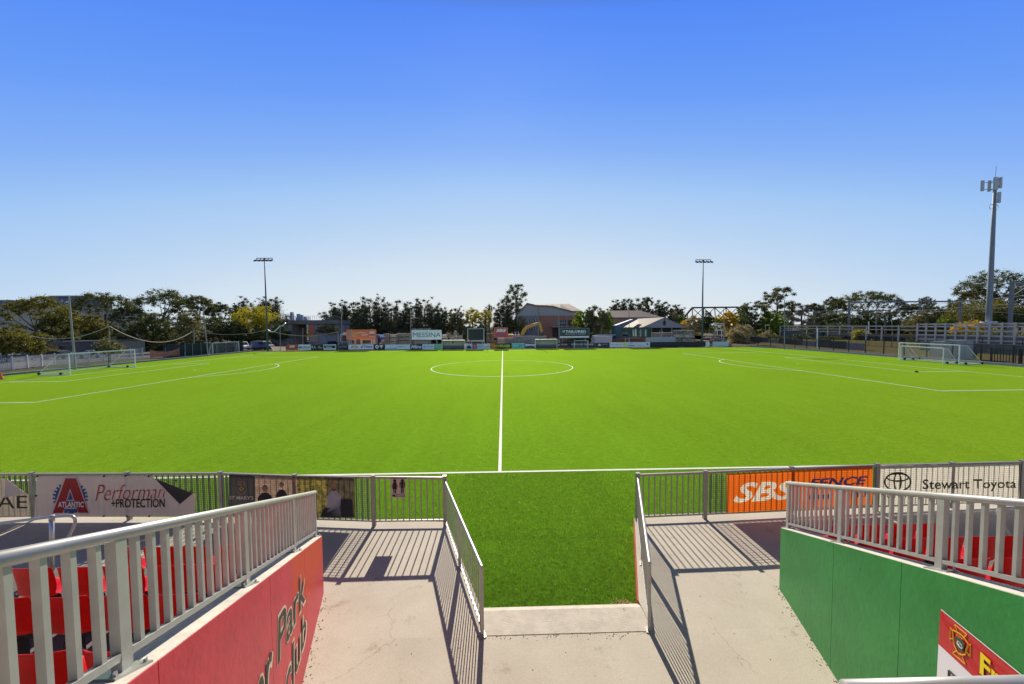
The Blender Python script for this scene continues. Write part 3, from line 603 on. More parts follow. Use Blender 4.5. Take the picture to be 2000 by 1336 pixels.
# ================================================================ TERRACES, SEATS, HANDRAILS
terr_m = mat('terrace_concrete', (.15,.135,.125), .9, var=.2, scale=3, bump=.3, bscale=40)
def terrace(side, dy, dz, label):
    tt = thing('seating_terrace', (side*6,-41.3+dy,HC), label, 'terrace')
    xo = (lambda y: xL(y)-.203) if side < 0 else (lambda y: xR(y)+.203)
    for k in range(6):
        yf = -41.3+dy if k == 0 else -42.45+dy-.955*(k-1); ybk = -42.45+dy-.955*k; z = 1.41+dz+.366*k; xe = side*20
        pts = [(xo(yf),yf,HC),(xe,yf,HC),(xe,ybk,HC),(xo(ybk),ybk,HC)]
        b = MB(); b.prism(pts, (0,0,z-HC)); b.build('step', terr_m, tt)
    return tt
terrace(-1, 0, 0, 'grey stepped concrete terrace under the red seats on the left')
terrace(1, .45, -.17, 'grey stepped concrete terrace under the red seats on the right')
def seat_shell():
    prof = [(-.165,.425,.92),(-.150,.40,.97),(-.135,.33,1.0),(-.12,.22,1.0),(-.105,.10,.97),(-.085,.03,.95),(-.04,-.005,.96),(.05,-.012,1.0),(.16,.0,1.0),(.24,.012,.97),(.275,.0,.9),(.28,-.03,.86)]
    n = 8; V = []
    for j, (y, z, ws) in enumerate(prof):
        for i in range(n+1):
            t = 2*i/n-1; x = t*.225*ws; e = abs(t)**3
            if j <= 4: V.append((x, y+.05*e, z-(.03*e if j == 0 else 0)))
            else: V.append((x, y, z+.045*e*(1 if j < 10 else .3)))
    F = [(j*(n+1)+i,j*(n+1)+i+1,(j+1)*(n+1)+i+1,(j+1)*(n+1)+i) for j in range(len(prof)-1) for i in range(n)]
    me = bpy.data.meshes.new('shell'); me.from_pydata(V, [], F); me.materials.append(red_plastic); me.polygons.foreach_set('use_smooth', [True]*len(me.polygons))
    o = bpy.data.objects.new('shell', me); COL.objects.link(o)
    m = o.modifiers.new('s','SOLIDIFY'); m.thickness = .012; m2 = o.modifiers.new('b','SUBSURF'); m2.levels = 1; m2.render_levels = 1
    return o
seat0 = thing('stadium_seat', (0,0,0), 'x', 'seat', 'red seats on the terraces')
sh = seat_shell(); sh.parent = seat0; sh.location = (0,0,.40)
b = MB(); b.bb(-.16,.16,-.02,.02,.34,.385); b.bb(-.03,.03,-.10,.02,.0,.35); b.bb(-.09,.09,-.11,.05,0,.012); b.build('bracket', dark_metal, seat0)
sides = {-1: ('left', 'red wall'), 1: ('right', 'green wall')}
rown = ['front', 'second', 'third', 'back']; ordn = ['first', 'second', 'third', 'fourth', 'fifth', 'sixth', 'seventh']
first = True
for side, dy, dz, xa in ((-1,0,0,-5.22),(1,.45,-.17,7.12)):
    for k in range(4):
        y = -42.15+dy-.955*k+.165; z = 1.41+dz+.366*k
        xs = []
        x = xa
        lim = (xL(y)-.2-.2) if side < 0 else (xR(y)+.2+.2)
        while (x < lim if side < 0 else x > lim): xs.append(x); x -= side*.5
        D = y-CAM.y; xs = [x for x in xs if abs(x-.2) < D*1.46+.25]
        xs = xs[::-1]
        for i, x in enumerate(xs):
            lab = 'red plastic seat, %s from the %s in the %s row of the %s terrace' % (ordn[i], sides[side][1], rown[k], sides[side][0])
            if first: seat0.location = (x,y,z); seat0['label'] = lab; first = False
            else: copy_tree(seat0, loc=(x,y,z), label=lab)
# tubular handrails of the aisles
def T(Y): return lambda x, y, s=2.93, u0=0, v0=880: at(u0+x/s, v0+y/s, Y)
f = T(-41.4)
ht = thing('handrail', f(295,690), 'shiny tubular handrail in front of the left aisle', 'handrail')
b = MB(); b.tube([f(-260,455),f(0,415),f(150,397),f(310,378),f(390,373),f(415,376),f(430,390),f(430,410),f(420,440),f(395,490),f(370,545),f(345,572),f(300,580),f(190,600),f(0,632),f(-200,665)], .021, 12); b.build('rail_loop', galv_tube, ht, smooth=True)
b = MB(); b.tube([f(296,385),f(296,690)], .028, 12); b.tube([f(296,372),f(296,400)], .034, 12); b.build('post', galv_tube, ht, smooth=True)
b = MB(); b.tube([f(313,385),f(313,680)], .004, 6); b.build('bracket', galv_tube, ht)
f = lambda x, y: at(1640+x/5.556, 960+y/5.556, -40.95)
ht = thing('handrail', f(1860,560), 'shiny tubular handrail behind the right railing, cut off at the right edge', 'handrail')
b = MB(); b.tube([f(2500,185),f(2200,183),f(1950,178),f(1820,176),f(1750,180),f(1720,205),f(1715,240),f(1735,300),f(1780,370),f(1825,430),f(1850,480),f(1900,515),f(2050,530),f(2300,540)], .021, 12); b.build('rail_loop', galv_tube, ht, smooth=True)
b = MB(); b.tube([f(2230,180),f(2230,660)], .026, 12); b.build('post', galv_tube, ht, smooth=True)
# guard rail right beside the camera at the bottom edge
p = at(1655,1352,-46.32); q = at(2060,1342,-46.32)
gt = thing('guard_rail', (p.x,p.y,3.2), 'pale guard rail close to the camera at the bottom right edge', 'railing')
b = MB(); b.tube([p, q+(q-p)*.4], .024, 16); b.build('top_rail', galv, gt, smooth=True)

# added unseen building behind the camera, bounces warm sunlight onto the foreground
ch = thing('bounce_building', (1,-56,0), 'cream rendered clubhouse front behind the seating', 'building')
b = MB(); b.bb(-34,36,-56.5,-56,0,9.5); b.build('wall', mat('cream_render', (.46,.38,.31), .9, var=.05), ch)
b = MB(); b.bb(-34,36,-56.5,-53.5,9.51,9.8); b.build('roof', mat('bounce_building_roof', (.35,.33,.30), .7), ch)
for k in range(9): b = MB(); b.bb(-30+k*7.2,-27.5+k*7.2,-55.99,-55.94,5.0,7.4); b.build('window', glass, ch)
b = MB(); b.bb(-34,36,-55.9,-48.4,3.2,3.62); b.build('terrace_floor', floor_m, ch)

# grit and leaf crumbs along the foot of the walls and at the step
rg = random.Random(21); b = MB()
def crumb(x, y, z=HC):
    s = rg.uniform(.003,.011); k = len(b.v); b.box((x,y,z+s*.3),(s*rg.uniform(.8,2),s,s*.5),rg.random()*3)
for i in range(170):
    y = -40.9-rg.random()*3.2; crumb(xR(y)-.01-abs(rg.gauss(0,.06)), y); crumb(xL(y)+.01+abs(rg.gauss(0,.06)), y)
for i in range(110): crumb(-.27+rg.random()*2.7, -41.80-abs(rg.gauss(0,.05)))
for i in range(70): crumb(rg.uniform(-2.8,4.7), -40.0-rg.random()*3.5)
b.build('debris', mat('leaf_crumbs', (.13,.10,.07), .95, var=.5, scale=30), kind='stuff', label='dry leaf crumbs and grit scattered on the concrete and along the wall feet', cat='debris')
# ================================================================ GOALS
def goal(p0, p1, h, back, label, wheels=True, r=.06, slope_top=.9):
    """p0,p1 post feet; back = vector from goal line to the rear of the base"""
    p0, p1, bk = Vector((*p0,0)), Vector((*p1,0)), Vector((*back,0)); gt = thing('goal', p0, label, 'goal'); Z = Vector((0,0,1))
    b = MB(); b.tube([p0, p0+Z*h], r, 8); b.build('post', white_metal, gt); b = MB(); b.tube([p1, p1+Z*h], r, 8); b.build('post', white_metal, gt)
    b = MB(); b.bar(p0+Z*(h-r), p1+Z*(h-r), r*2, r*2); b.build('crossbar', white_metal, gt)
    tb = bk*slope_top*.35; zb = Z*.06
    b = MB(); 
    for p in (p0, p1):
        b.bar(p+zb, p+bk+zb, .09, .09); b.tube([p+Z*(h-.1), p+tb+Z*(h-.12), p+bk+Z*.1], .03, 6)
    b.bar(p0+bk+zb, p1+bk+zb, .10, .10); b.build('base_frame', white_metal, gt)
    b = MB(); nw = max(4, int((p1-p0).length/.22)); nh = 9
    prof = [p0+Z*(h-.12), p0+tb+Z*(h-.15), p0+bk*.96+Z*.12]
    def on(t):
        L1 = (prof[1]-prof[0]).length; L2 = (prof[2]-prof[1]).length; s_ = t*(L1+L2)
        return prof[0].lerp(prof[1], s_/L1) if s_ < L1 else prof[1].lerp(prof[2], (s_-L1)/L2)
    dr = p1-p0; M = 14
    for i in range(nw+1):
        q = [on(t/M)+dr*i/nw for t in range(M+1)]
        for a, c in zip(q[:-1], q[1:]): b.bar(a, c, .010, .006)
    for j in range(M+1): b.bar(on(j/M), on(j/M)+dr, .010, .006)
    for e in (Vector((0,0,0)), dr):
        for i in range(1, 13):
            t = i/13; x = bk*t; zt = on((.35*slope_top*0+t)).z if False else max(.1, (h-.15) if t < .32*slope_top else (h-.15)+(0.1-(h-.15))*(t-.315*slope_top)/(1-.315*slope_top))
            b.bar(p0+e+x+Z*.08, p0+e+x+Z*zt, .010, .006)
        for j in range(1, 10):
            z = h*j/10; t = min(1, .315*slope_top+(1-.315*slope_top)*(1-z/h)); b.bar(p0+e+Z*z, p0+e+bk*t+Z*z, .010, .006)
    o = b.build('net', net_white, gt)
    if wheels:
        for p in (p0+bk*.97, p0+bk*.28, p1+bk*.28, p1+bk*.97):
            b = MB(); c = p+Z*.16; b.tube([c-dr.normalized()*.06, c+dr.normalized()*.06], .16, 12); b.build('wheel', rubber, gt)
    return gt
goal((-51.05,-3.7), (-51.43,4.22), 2.57, (-4.0,.3), 'large white goal on the left goal line, net sloping back to black wheels')
goal((57.93,-3.22), (58.39,4.11), 2.56, (3.5,.3), 'large white goal by the right fence with black wheels')
goal((57.2,-2.15), (57.75,3.3), 2.12, (2.0,.1), 'smaller white goal standing inside the mouth of the large right goal', r=.05)
goal((-59.5,27.9), (-59.6,35.3), 2.5, (-.9,0), 'spare white goal leaning on the green screen by the left fence', wheels=False)
p = at(921,681.5,36.4); q = at(946,681.5,36.4); goal((p.x,36.4), (q.x,36.4), 2.05, (0,1.2), 'small white goal under the blank scoreboard on the far touchline', wheels=False, r=.05)
p = at(1122,680,36.6); q = at(1148.5,680,36.6); goal((p.x,36.6), (q.x,36.6), 2.0, (0,1.2), 'small white goal under the dark security sign on the far touchline', wheels=False, r=.05)
# corner cone, dark bag, small marks
cn = thing('traffic_cone', gnd(2,741), 'orange traffic cone at the left edge beside the pitch', 'cone')
c0 = gnd(2,741); b = MB(); b.tube([c0+Vector((0,0,.03)), c0+Vector((0,0,.72))], .20, 14, r2=.04); b.build('cone_body', mat('cone_orange', (.75,.12,.03), .5), cn)
b = MB(); b.box((c0.x,c0.y,.02),(.5,.5,.04)); b.build('base', rubber, cn)
c0 = gnd(1790,727.5); b = MB(); b.tube([c0+Vector((-.14,0,.08)), c0+Vector((-.06,0,.10)), c0+Vector((.07,0,.09)), c0+Vector((.16,.03,.06))], .07, 10); b.tube([c0+Vector((-.06,0,.15)),c0+Vector((0,0,.22)),c0+Vector((.06,0,.15))], .015, 6)
b.build('kit_bag', rubber, label='small black bag on the corner of the right goal area', cat='bag')
# ================================================================ KERBS AND PATHS
kerb = mat('kerb_grey', (.20,.22,.25), .7, var=.1)
b = MB(); kl = [(-58.9,-40),(-58.9,3.6),(-58.9,14.8),(-58.9,38.4)]
for a, c in zip(kl[:-1], kl[1:]): b.bar((*a,.10),(*c,.10),.5,.25)
b.build('kerb', kerb, kind='structure')
b = MB(); b.bar((62.3,-40,.14),(62.3,31,.14),.35,.34); b.bar((62.3,31,.14),(59.4,38.4,.14),.35,.34); b.build('kerb', mat('pale_kerb', (.34,.35,.36), .8, var=.12), kind='structure')
slab('path', [(-66,-60),(-59.15,-60),(-59.15,39),(-66,39)], -.058, -.02, mat('asphalt', (.06,.06,.065), .9, spec=.1, var=.2, scale=5), kind='structure')
slab('grass_verge', [(-63.5,-60),(-60.2,-60),(-60.2,30),(-63.5,30)], -.019, .02, mat('verge_grass', (.10,.13,.02), .9, spec=0, var=.35, scale=1.2), kind='structure')
slab('road', [(-400,-60),(-68.5,-60),(-68.5,70),(-400,120)], -.058, -.03, mat('road_asphalt', (.12,.125,.13), .9, spec=.1, var=.15), kind='structure')
slab('path', [(62.6,-60),(74,-60),(72,60),(62.6,60)], -.058, -.015, mat('dirt_path', (.15,.115,.09), .95, spec=0, var=.15, scale=.7), kind='structure')
slab('track', [(-70,38.9),(75,38.9),(75,44),(-70,44)], -.058, -.015, mat('gravel_track', (.13,.12,.11), .95, spec=0, var=.3, scale=2), kind='structure')
# bank and railway level on the right
b = MB(); b.add([(70,-60,-.05),(74,-60,1.6),(260,-60,1.9),(260,400,1.9),(84,400,1.6),(74,58,1.5),(66,58,-.05),(70,20,-.05)], [(0,1,7),(1,5,6,7),(1,2,3,4,5)])
b.build('embankment', mat('dry_bank', (.10,.105,.03), .95, spec=0, scale=.5, col2=(.12,.09,.06)), kind='structure')
# ================================================================ BOARDS ALONG THE FAR TOUCHLINE
BY = 38.6
def colmat(c, tr=0.0): return mat('board_%02x%02x%02x' % tuple(int(x) for x in c), tuple(min(.88, x*(1.15+.85*min(1, max(lin(c))/.3))) for x in lin(c)), .55, var=.05, scale=1.5, trans=tr)
def px_box(name, u0, u1, vt, vb, Y, m, parent, th=.05, zfloor=None):
    p, q = at(u0,(vt+vb)/2,Y), at(u1,(vt+vb)/2,Y); um = (u0+u1)/2; z1, z0 = at(um,vt,Y).z, at(um,vb,Y).z
    if zfloor is not None: z0 = zfloor
    b = MB(); b.bb(p.x,q.x,Y,Y+th,z0,z1); return b.build(name, m, parent)
def board(u0, u1, vt, vb, col, label, extras=(), name='advertising_board', cat='sign', Y=BY, grp=None):
    p = at((u0+u1)/2, vb, Y); t = thing(name, (p.x,Y,max(0,at((u0+u1)/2,vb,Y).z)), label, cat, grp)
    px_box('panel', u0+.12, u1-.12, vt, vb, Y, colmat(col), t)
    for e in extras: e(t, Y)
    return t
def X(body, u0, u1, vt, vb, c, bold=.02, shear=0.0, nm='lettering', dy=.012):
    def g(t, Y): text_px(nm, body, u0, u1, vt, vb, P_y(Y-dy), colmat(c), t, bold=bold, shear=shear)
    return g
def Bx(u0, u1, vt, vb, c, nm='print_block', dy=.008):
    def g(t, Y): px_box(nm, u0, u1, vt, vb, Y-dy, colmat(c), t, th=.006)
    return g
def Pg(pts, c, nm='print_mark', dy=.012):
    def g(t, Y): b = MB(); b.prism([at(u,v,Y-dy) for u, v in pts], (0,.004,0)); b.build(nm, colmat(c), t)
    return g
def Dc(u, v, r, c, nm='print_disc', dy=.012):
    def g(t, Y): b = MB(); b.disc(at(u,v,Y-dy), r/8.2, (1,0,0),(0,0,1), 16); b.build(nm, colmat(c), t)
    return g
z3 = lambda x, y: (620+x/7.143, 540+y/7.143)
vt_, vb_ = 673.0, 682.6
board(559,582.3,vt_,683.4,(150,60,45),'dark red board at the far left end of the touchline boards',[X('SBS',565,576,674.5,678.8,(220,205,200),.04,.25)])
board(582.5,607,vt_,683.4,(170,200,215),'pale blue board with dark name beside the dark red board',[X('MESSINA',584,605.5,676.3,680.6,(35,60,90),.01)])
board(607.3,618,vt_,683.2,(32,38,36),'black board with thin white two letter logo',[X('RA',608.5,616.8,675.5,681,(190,195,190),-.012)])
board(618.2,631.5,vt_,683.2,(34,38,38),'black board with two short grey lines of writing',[Bx(621,625,675.8,676.8,(140,145,145)),Bx(621,629.5,678.6,679.8,(140,145,145))])
board(631.8,656.2,vt_,683,(170,185,205),'pale board with black framed panel inside',[Bx(633,655,674.6,680.4,(30,42,42)),Bx(636,648,677.2,679.2,(150,160,160),dy=.016)])
board(656.5,680,vt_,681.2,(35,40,48),'short dark board with small grey name left of the crest board',[X('TAILORED',659,677.5,675.6,678.4,(130,135,140),.0)])
board(680.3,729.5,vt_,682.4,(175,190,220),'white board with gold diamond crest and blue sports name',[Pg([(688,674.6),(696,674.6),(692,681.8)],(175,150,70)),Pg([(684.8,679),(688,675.5),(689.5,679)],(90,100,130)),Pg([(694.5,679),(696.5,675.5),(699.6,679)],(90,100,130)),X('Tempo',710.5,728,674.6,680.2,(50,65,120),.03,.15),Dc(706.5,678,1.6,(40,45,110)),Dc(708.5,675.8,1.0,(40,45,110))])
board(730,751.6,vt_,682.6,(28,34,36),'black board with white round badge and white wedge mark',[Dc(736.2,677.4,3.6,(200,205,210)),X('EA',734.2,738.6,675.9,678.9,(40,45,50),.03,dy=.018),Pg([(741,674.2),(748.6,674.2),(744.6,681),(743.2,677.6),(741.6,676)],(200,205,210))])
board(752,801,vt_,682.4,(165,178,215),'long pale blue board with tiny blue writing in two halves',[Bx(754.5,774,680.6,681.8,(70,100,165)),Bx(774.2,774.6,673.3,682,(90,100,130)),Bx(760,770,677,677.5,(120,135,170)),X('THORN',776.5,787,675.8,678.2,(50,60,80),.02),Bx(788,793,676.8,677.4,(110,120,140))])
board(801.3,824.2,vt_,682.6,(36,42,46),'black board with bold slanted white name',[X('Mitre',802.3,823,674.2,680.6,(225,225,225),.05,.3)])
board(824.5,848.6,vt_-.6,682.4,(165,180,205),'pale board with small grey name between black and green boards',[Dc(828.6,677.2,1.6,(90,120,150)),Bx(832,847,676.4,677.8,(120,135,150))])
board(849,863.3,vt_-.6,682.4,(95,160,115),'plain green board left of the cream dugout')
board(907.4,922.5,671.5,682,(170,175,195),'pale board with blue patch right of the cream dugout',[Pg([(911,681),(912,677),(917,674.5),(921,678),(920.5,681)],(45,60,90))])
board(922.8,931.6,671.5,681.8,(150,55,65),'small red board behind the little goal under the scoreboard',[Bx(924.5,930,675,676.2,(190,150,150)),Bx(926,929,677.6,678.8,(190,150,150))])
board(931.9,957.4,671.5,681.6,(170,195,200),'pale board with blue streak and yellow end behind the little goal',[Bx(932.4,956.8,677,678.4,(80,150,180)),Bx(951,957,672,677,(190,200,110)),Bx(934,944,673.2,674.4,(90,130,120))])
board(957.8,999,670.5,680.6,(50,52,45),'long black board with yellow green word and orange end',[Bx(958,967,670.7,680.4,(150,75,40)),X('VAMOS',959.8,976.2,673,678.4,(205,130,50),.05,dy=.016),X('FRASER',976.8,997,673,678.4,(150,165,50),.05,dy=.016)])
board(999.4,1024.6,670.3,680.2,(90,155,140),'teal board with wavy pale writing',[Bx(1003,1013,674,674.8,(150,200,185)),Pg([(1012,677),(1017,673.5),(1018,674.5),(1013,678)],(60,120,110))])
board(1025,1045.6,670.3,680,(60,70,95),'dark blue board with white top left of the second dugout',[Pg([(1026,672),(1045,672.4),(1045,676.5),(1037,675),(1026,676.5)],(190,195,210))])
board(1088.6,1162,669.6,679.6,(52,52,56),'long black board advertising house and land packages in white',[X('TAILORED',1095,1108,671.5,674.2,(180,180,180),.01),Pg([(1089.5,675),(1091.5,672),(1093.5,675)],(180,180,180)),X('HOUSE & LAND',1116,1139,670.8,674.4,(190,190,195),.02),X('PACKAGES',1141,1159,670.9,674.4,(190,190,195),.02),Bx(1090,1112,677,678.6,(120,60,45)),Bx(1116,1142,676.8,678,(110,70,55))])
board(1162.4,1190.6,669.4,679,(62,58,66),'dark board with white mountain logo beside the long black board',[Pg([(1167.5,675),(1171,670.6),(1174.5,675)],(190,190,195)),Bx(1175,1187,671.8,672.8,(120,120,130))])
board(1191,1269.4,668.4,678,(185,190,210),'long white board with grey name, yellow circle and black name',[X('howard',1192,1213.4,669.8,674.4,(120,140,160),-.005),Dc(1219.8,673.2,3.6,(215,185,50)),X('combined',1227,1239,673.8,676,(50,50,60),.03),Bx(1231,1236,669.5,671,(110,130,170)),Bx(1245,1257,674,675.2,(130,150,170)),Dc(1264.5,672,2.0,(110,110,125))])
board(1269.8,1378,667.8,677,(28,33,40),'long plain black screen board at the right end of the far boards',[Bx(1294,1294.4,668,677,(18,20,24)),Bx(1330,1330.4,668,677,(18,20,24))])
board(1378.4,1385.6,667.8,676.8,(165,175,190),'narrow pale board left of the gap in the far boards')
board(1392,1423,667.6,676.6,(140,155,165),'pale blue grey board right of the gap in the far boards',[Bx(1404,1410,674,676,(180,160,90))])
# posts carrying boards
# ---- dugouts
def dugout(u0, u1, vt, vb, label, emblem=None):
    p, q = at(u0,vb,37.3), at(u1,vb,37.3); zt = at((u0+u1)/2,vt,37.3).z; t = thing('dugout', ((p.x+q.x)/2,37.9,0), label, 'dugout')
    cm = mat('dugout_cream', (.50,.50,.40), .6, var=.08, scale=3, bump=.3, bscale=4)
    b = MB(); b.bb(p.x,q.x,38.35,38.43,.1,zt); b.build('back_panel', cm, t)
    for k in range(22):
        pass
    b = MB()
    n = 26
    for i in range(n): x = p.x+(q.x-p.x)*(i+.5)/n; b.bb(x-.03,x+.03,38.32,38.349,.9,zt-.05)
    b.build('ribs', cm, t)
    b = MB(); b.bb(p.x-.06,q.x+.06,37.25,38.45,zt,zt+.09); b.build('roof', white_metal, t)
    for x in (p.x, q.x):
        b = MB(); b.bb(x-.05,x+.05,37.3,38.3,.1,zt-.002); b.build('side_panel', white_metal, t)
    n = 11
    for i in range(n):
        x = p.x+(q.x-p.x)*(i+.7)/(n+.4)
        b = MB(); b.bb(x-.17,x+.17,38.0,38.05,.55,1.0); b.bb(x-.17,x+.17,37.7,38.05,.5,.549); b.build('seat', mat('dugout_seat', (.13,.15,.17), .5), t)
    b = MB(); b.bb(p.x+.06,q.x-.06,37.75,37.85,.12,.5); b.build('bench_frame', dark_metal, t)
    if emblem:
        b = MB(); c = at(emblem[0],emblem[1],38.3)
        for dx, dz in ((0,.12),(0,-.12),(.12,0),(-.12,0)): b.box((c.x+dx,38.30,c.z+dz),(.17,.01,.17))
        b.build('emblem', mat('dark_emblem', (.05,.06,.04), .6), t)
dugout(863.5, 906.8, 665.2, 681.5, 'cream dugout with dark cross emblem and row of seats, left of the scoreboard', (884.5,669))
dugout(1046, 1088, 663.4, 680, 'cream dugout with row of grey seats, right of the halfway line')
# ---- billboards on posts
def billboard(u0, u1, vt, vb, Y, col, posts, label, extras=(), frame=None, name='billboard', post_m=None):
    t = thing(name, (at((u0+u1)/2,vb,Y).x,Y,0), label, 'sign')
    px_box('panel', u0, u1, vt, vb, Y, colmat(col), t, th=.08)
    if frame:
        wf = .9
        px_box('frame', u0-.4, u1+.4, vt-wf, vt-.05, Y-.02, colmat(frame), t, th=.14); px_box('frame', u0-.4, u1+.4, vb+.05, vb+wf, Y-.02, colmat(frame), t, th=.14)
        px_box('frame', u0-1.2, u0-.05, vt-wf, vb+wf, Y-.025, colmat(frame), t, th=.14); px_box('frame', u1+.05, u1+1.2, vt-wf, vb+wf, Y-.025, colmat(frame), t, th=.14)
    for u in posts:
        x = at(u,vb,Y).x; b = MB(); b.bb(x-.08,x+.08,Y+.10,Y+.26,0,at(u,vt,Y).z+.2); b.build('post', post_m or grey_metal, t)
    for e in extras: e(t, Y)
    return t
billboard(676.4,734.8,643.6,662.8,40.2,(193,88,55),(686,727),'large orange billboard with tilted phone picture and white logo',[Pg([(681.5,647.5),(684.8,646.3),(687.2,658.5),(683.4,660)],(110,120,130)),Bx(687.5,696,648,658.6,(205,110,75)),X('SBS',721.5,732,647.4,651.4,(225,215,220),.05,.25),Bx(721.5,731,652.6,655,(130,75,110)),Bx(721.5,731.5,656.8,657.8,(215,150,120)),
   Pg([(696.5,650.8),(703,648.6),(714.5,650),(714.3,650.8),(703,649.6),(696.8,652)],(215,180,165)),Pg([(706,652.6),(711,654.4),(718.5,652.4),(718.7,653.4),(711,655.4),(705.8,653.6)],(215,180,165))])
billboard(804,862.4,644.6,663.4,40.2,(178,202,205),(811,832,853),'large pale billboard with a dark thin lettered name',[X('MESSINA',806.5,860.5,649.6,658.4,(30,52,66),-.006)])
billboard(914.2,944.6,642.6,664.6,40.0,(38,42,42),(917,942),'blank dark scoreboard screen in pale frame',(),(150,158,155),'scoreboard')
billboard(966.5,990.6,640.6,659,40.0,(160,62,62),(971,988),'square dark red billboard with bold white letters behind the halfway line',[X('SBS',969,988.6,642.6,648.4,(225,215,215),.05,.25),Bx(967.5,989.6,651,658.4,(140,62,82))],(185,95,75))
billboard(1093.6,1150,641.8,659.6,40.4,(52,66,68),(1099,1144),'dark billboard with white security company name and shield logo',[X('TAILORED',1104.6,1144.6,645,650,(225,228,228),.035),X('PROTECTION &',1105,1127,651.4,653.6,(160,165,165),.0),X('SECURITY',1129,1144,651.4,653.6,(160,165,165),.0),Bx(1093.8,1149.8,656.6,659.4,(190,198,205)),Pg([(1099,645.4),(1103,645.4),(1103,648),(1101,650.2),(1099,648)],(190,195,195)),Pg([(1100,646.2),(1102,646.2),(1102,647.8),(1101,648.9),(1100,647.8)],(52,66,68),dy=.02)],(95,110,108))
billboard(1214.6,1271,640,658.4,40.4,(36,46,46),(1222,1229,1262),'long dark green billboard with faint team photo',[Bx(1214.8,1227,640.4,658,(40,56,58)),Bx(1216,1226,654.6,656.6,(170,185,190)),X('ST MARYS',1216.5,1226,649.6,651.4,(120,140,140),.0),Bx(1228,1266,640.6,658,(52,58,54))]+[Pg([(u,657),(u-.8,648),(u,642.5+d),(u+1.6,641.8+d),(u+2.6,645+d),(u+2.6,657)],c) for u, d, c in ((1232,2,(40,48,44)),(1236,1,(125,132,136)),(1240.5,0,(140,148,150)),(1246,2,(60,70,60)),(1250,1,(110,120,110)),(1255,0,(55,72,66)),(1260,1,(120,135,130)))],(46,58,58))
# ================================================================ FLOODLIGHTS AND POLES
def floodlight(uf, vf, ut, vt, Y, label, n_l=5, span=7.0):
    p = at(uf, vf, Y); z = at(ut, vt, Y).z; t = thing('floodlight', (p.x,Y,0), label, 'floodlight')
    b = MB(); b.tube([(p.x,Y,0),(p.x,Y,z*.5),(p.x,Y,z)], .24, 10, r2=.10); b.build('pole', mat('mast_steel', (.10,.12,.15), .6, 0, var=.06), t, smooth=True)
    b = MB(); b.box((p.x,Y,.05),(.9,.9,.1)); b.build('base_plate', grey_metal, t)
    b = MB(); b.bb(p.x-span*.27,p.x+span*.27,Y-.06,Y+.06,z,z+.14); b.bb(p.x-.15,p.x+.15,Y-.15,Y+.15,z-.3,z-.002); b.build('crossarm', dark_metal, t)
    for i in range(n_l):
        x = p.x-span*.27+span*.54*(i+.15)/(n_l-.7); b = MB(); b.add([(x-.27,Y-.75,z-.50),(x+.27,Y-.75,z-.50),(x+.27,Y-.1,z-.24),(x-.27,Y-.1,z-.24),(x-.25,Y-.8,z-.82),(x+.25,Y-.8,z-.82),(x+.25,Y-.1,z-.50),(x-.25,Y-.1,z-.50)], [(0,1,2,3),(7,6,5,4),(0,4,5,1),(1,5,6,2),(2,6,7,3),(3,7,4,0)]); b.bb(x-.04,x+.04,Y-.05,Y+.03,z-.4,z+.02); b.build('lamp_head', mat('lamp_housing', (.03,.035,.045), .4), t)
floodlight(523,683,516,505,38.8,'tall floodlight mast left of the view with a row of lamps on its crossarm')
floodlight(1371,678,1373,508,38.8,'tall floodlight mast right of centre in front of the yellow trees')
# small equipment box on left mast
pole_m = mat('pale_pole', (.27,.26,.24), .5, var=.08)
def pole(u, vb, ut, vt, Y, label, r=.09, name='pole', m=None, arm=None, z0=0.0):
    p, q = at(u,vb,Y), at(ut,vt,Y); b = MB(); b.tube([(p.x,Y,z0),(q.x,Y,q.z)], r, 8, r2=r*.75)
    if arm: b.bar((q.x-arm,Y,q.z-.1),(q.x+arm,Y,q.z-.1),.12,.12)
    return b.build(name, m or pole_m, label=label, cat='pole')
pole(147,716,134.5,577,2.0,'tall thick leaning grey pole behind the left goal',.115)
pole(215.5,690,213,637,14,'short grey net post left of the green screen, holding two ropes',.075)
pole(406.5,693,396,600,24,'tall leaning pale pole beside the spare goal',.10)
pole(668.5,682,667,606,41.5,'thin pale pole left of the orange billboard')
pole(802.6,682,801.5,604,41.5,'thin pale pole at the left side of the pale billboard')
pole(953,682,953,603,41.5,'thin faint pole between scoreboard and red billboard',.06)
pole(1051.2,680,1050.6,595,41.5,'thin pale pole in front of the hall beside the digger arm',.09)
pole(1091.7,680,1091.4,601.5,41.5,'pale pole at the left side of the dark security billboard',.10)
pole(1106.3,664,1106.3,617,60,'short white pole in front of the hall window',.12)
pole(1229,680,1228.6,600,41.5,'thin dark pole in front of the grey marquee',.08)
pole(1414,672,1413.6,600,42,'thin grey pole in front of the orange tree',.08)
pole(1532.3,681,1532.6,585,27.9,'dark slim pole on the right fence line in front of the bright green tree',.10,m=grey_metal)
pole(1596,684,1596.6,641,22.5,'short white capped pole on the right fence line',.10,m=white_metal)
pole(379,668,378.5,645,34,'short net post above the green screen',.09)
pole(547.5,683,547,638,38.9,'thin net post right of the left floodlight mast',.08)
pole(591.8,680,591.5,641,45,'thin net post in front of the underpass opening',.08)
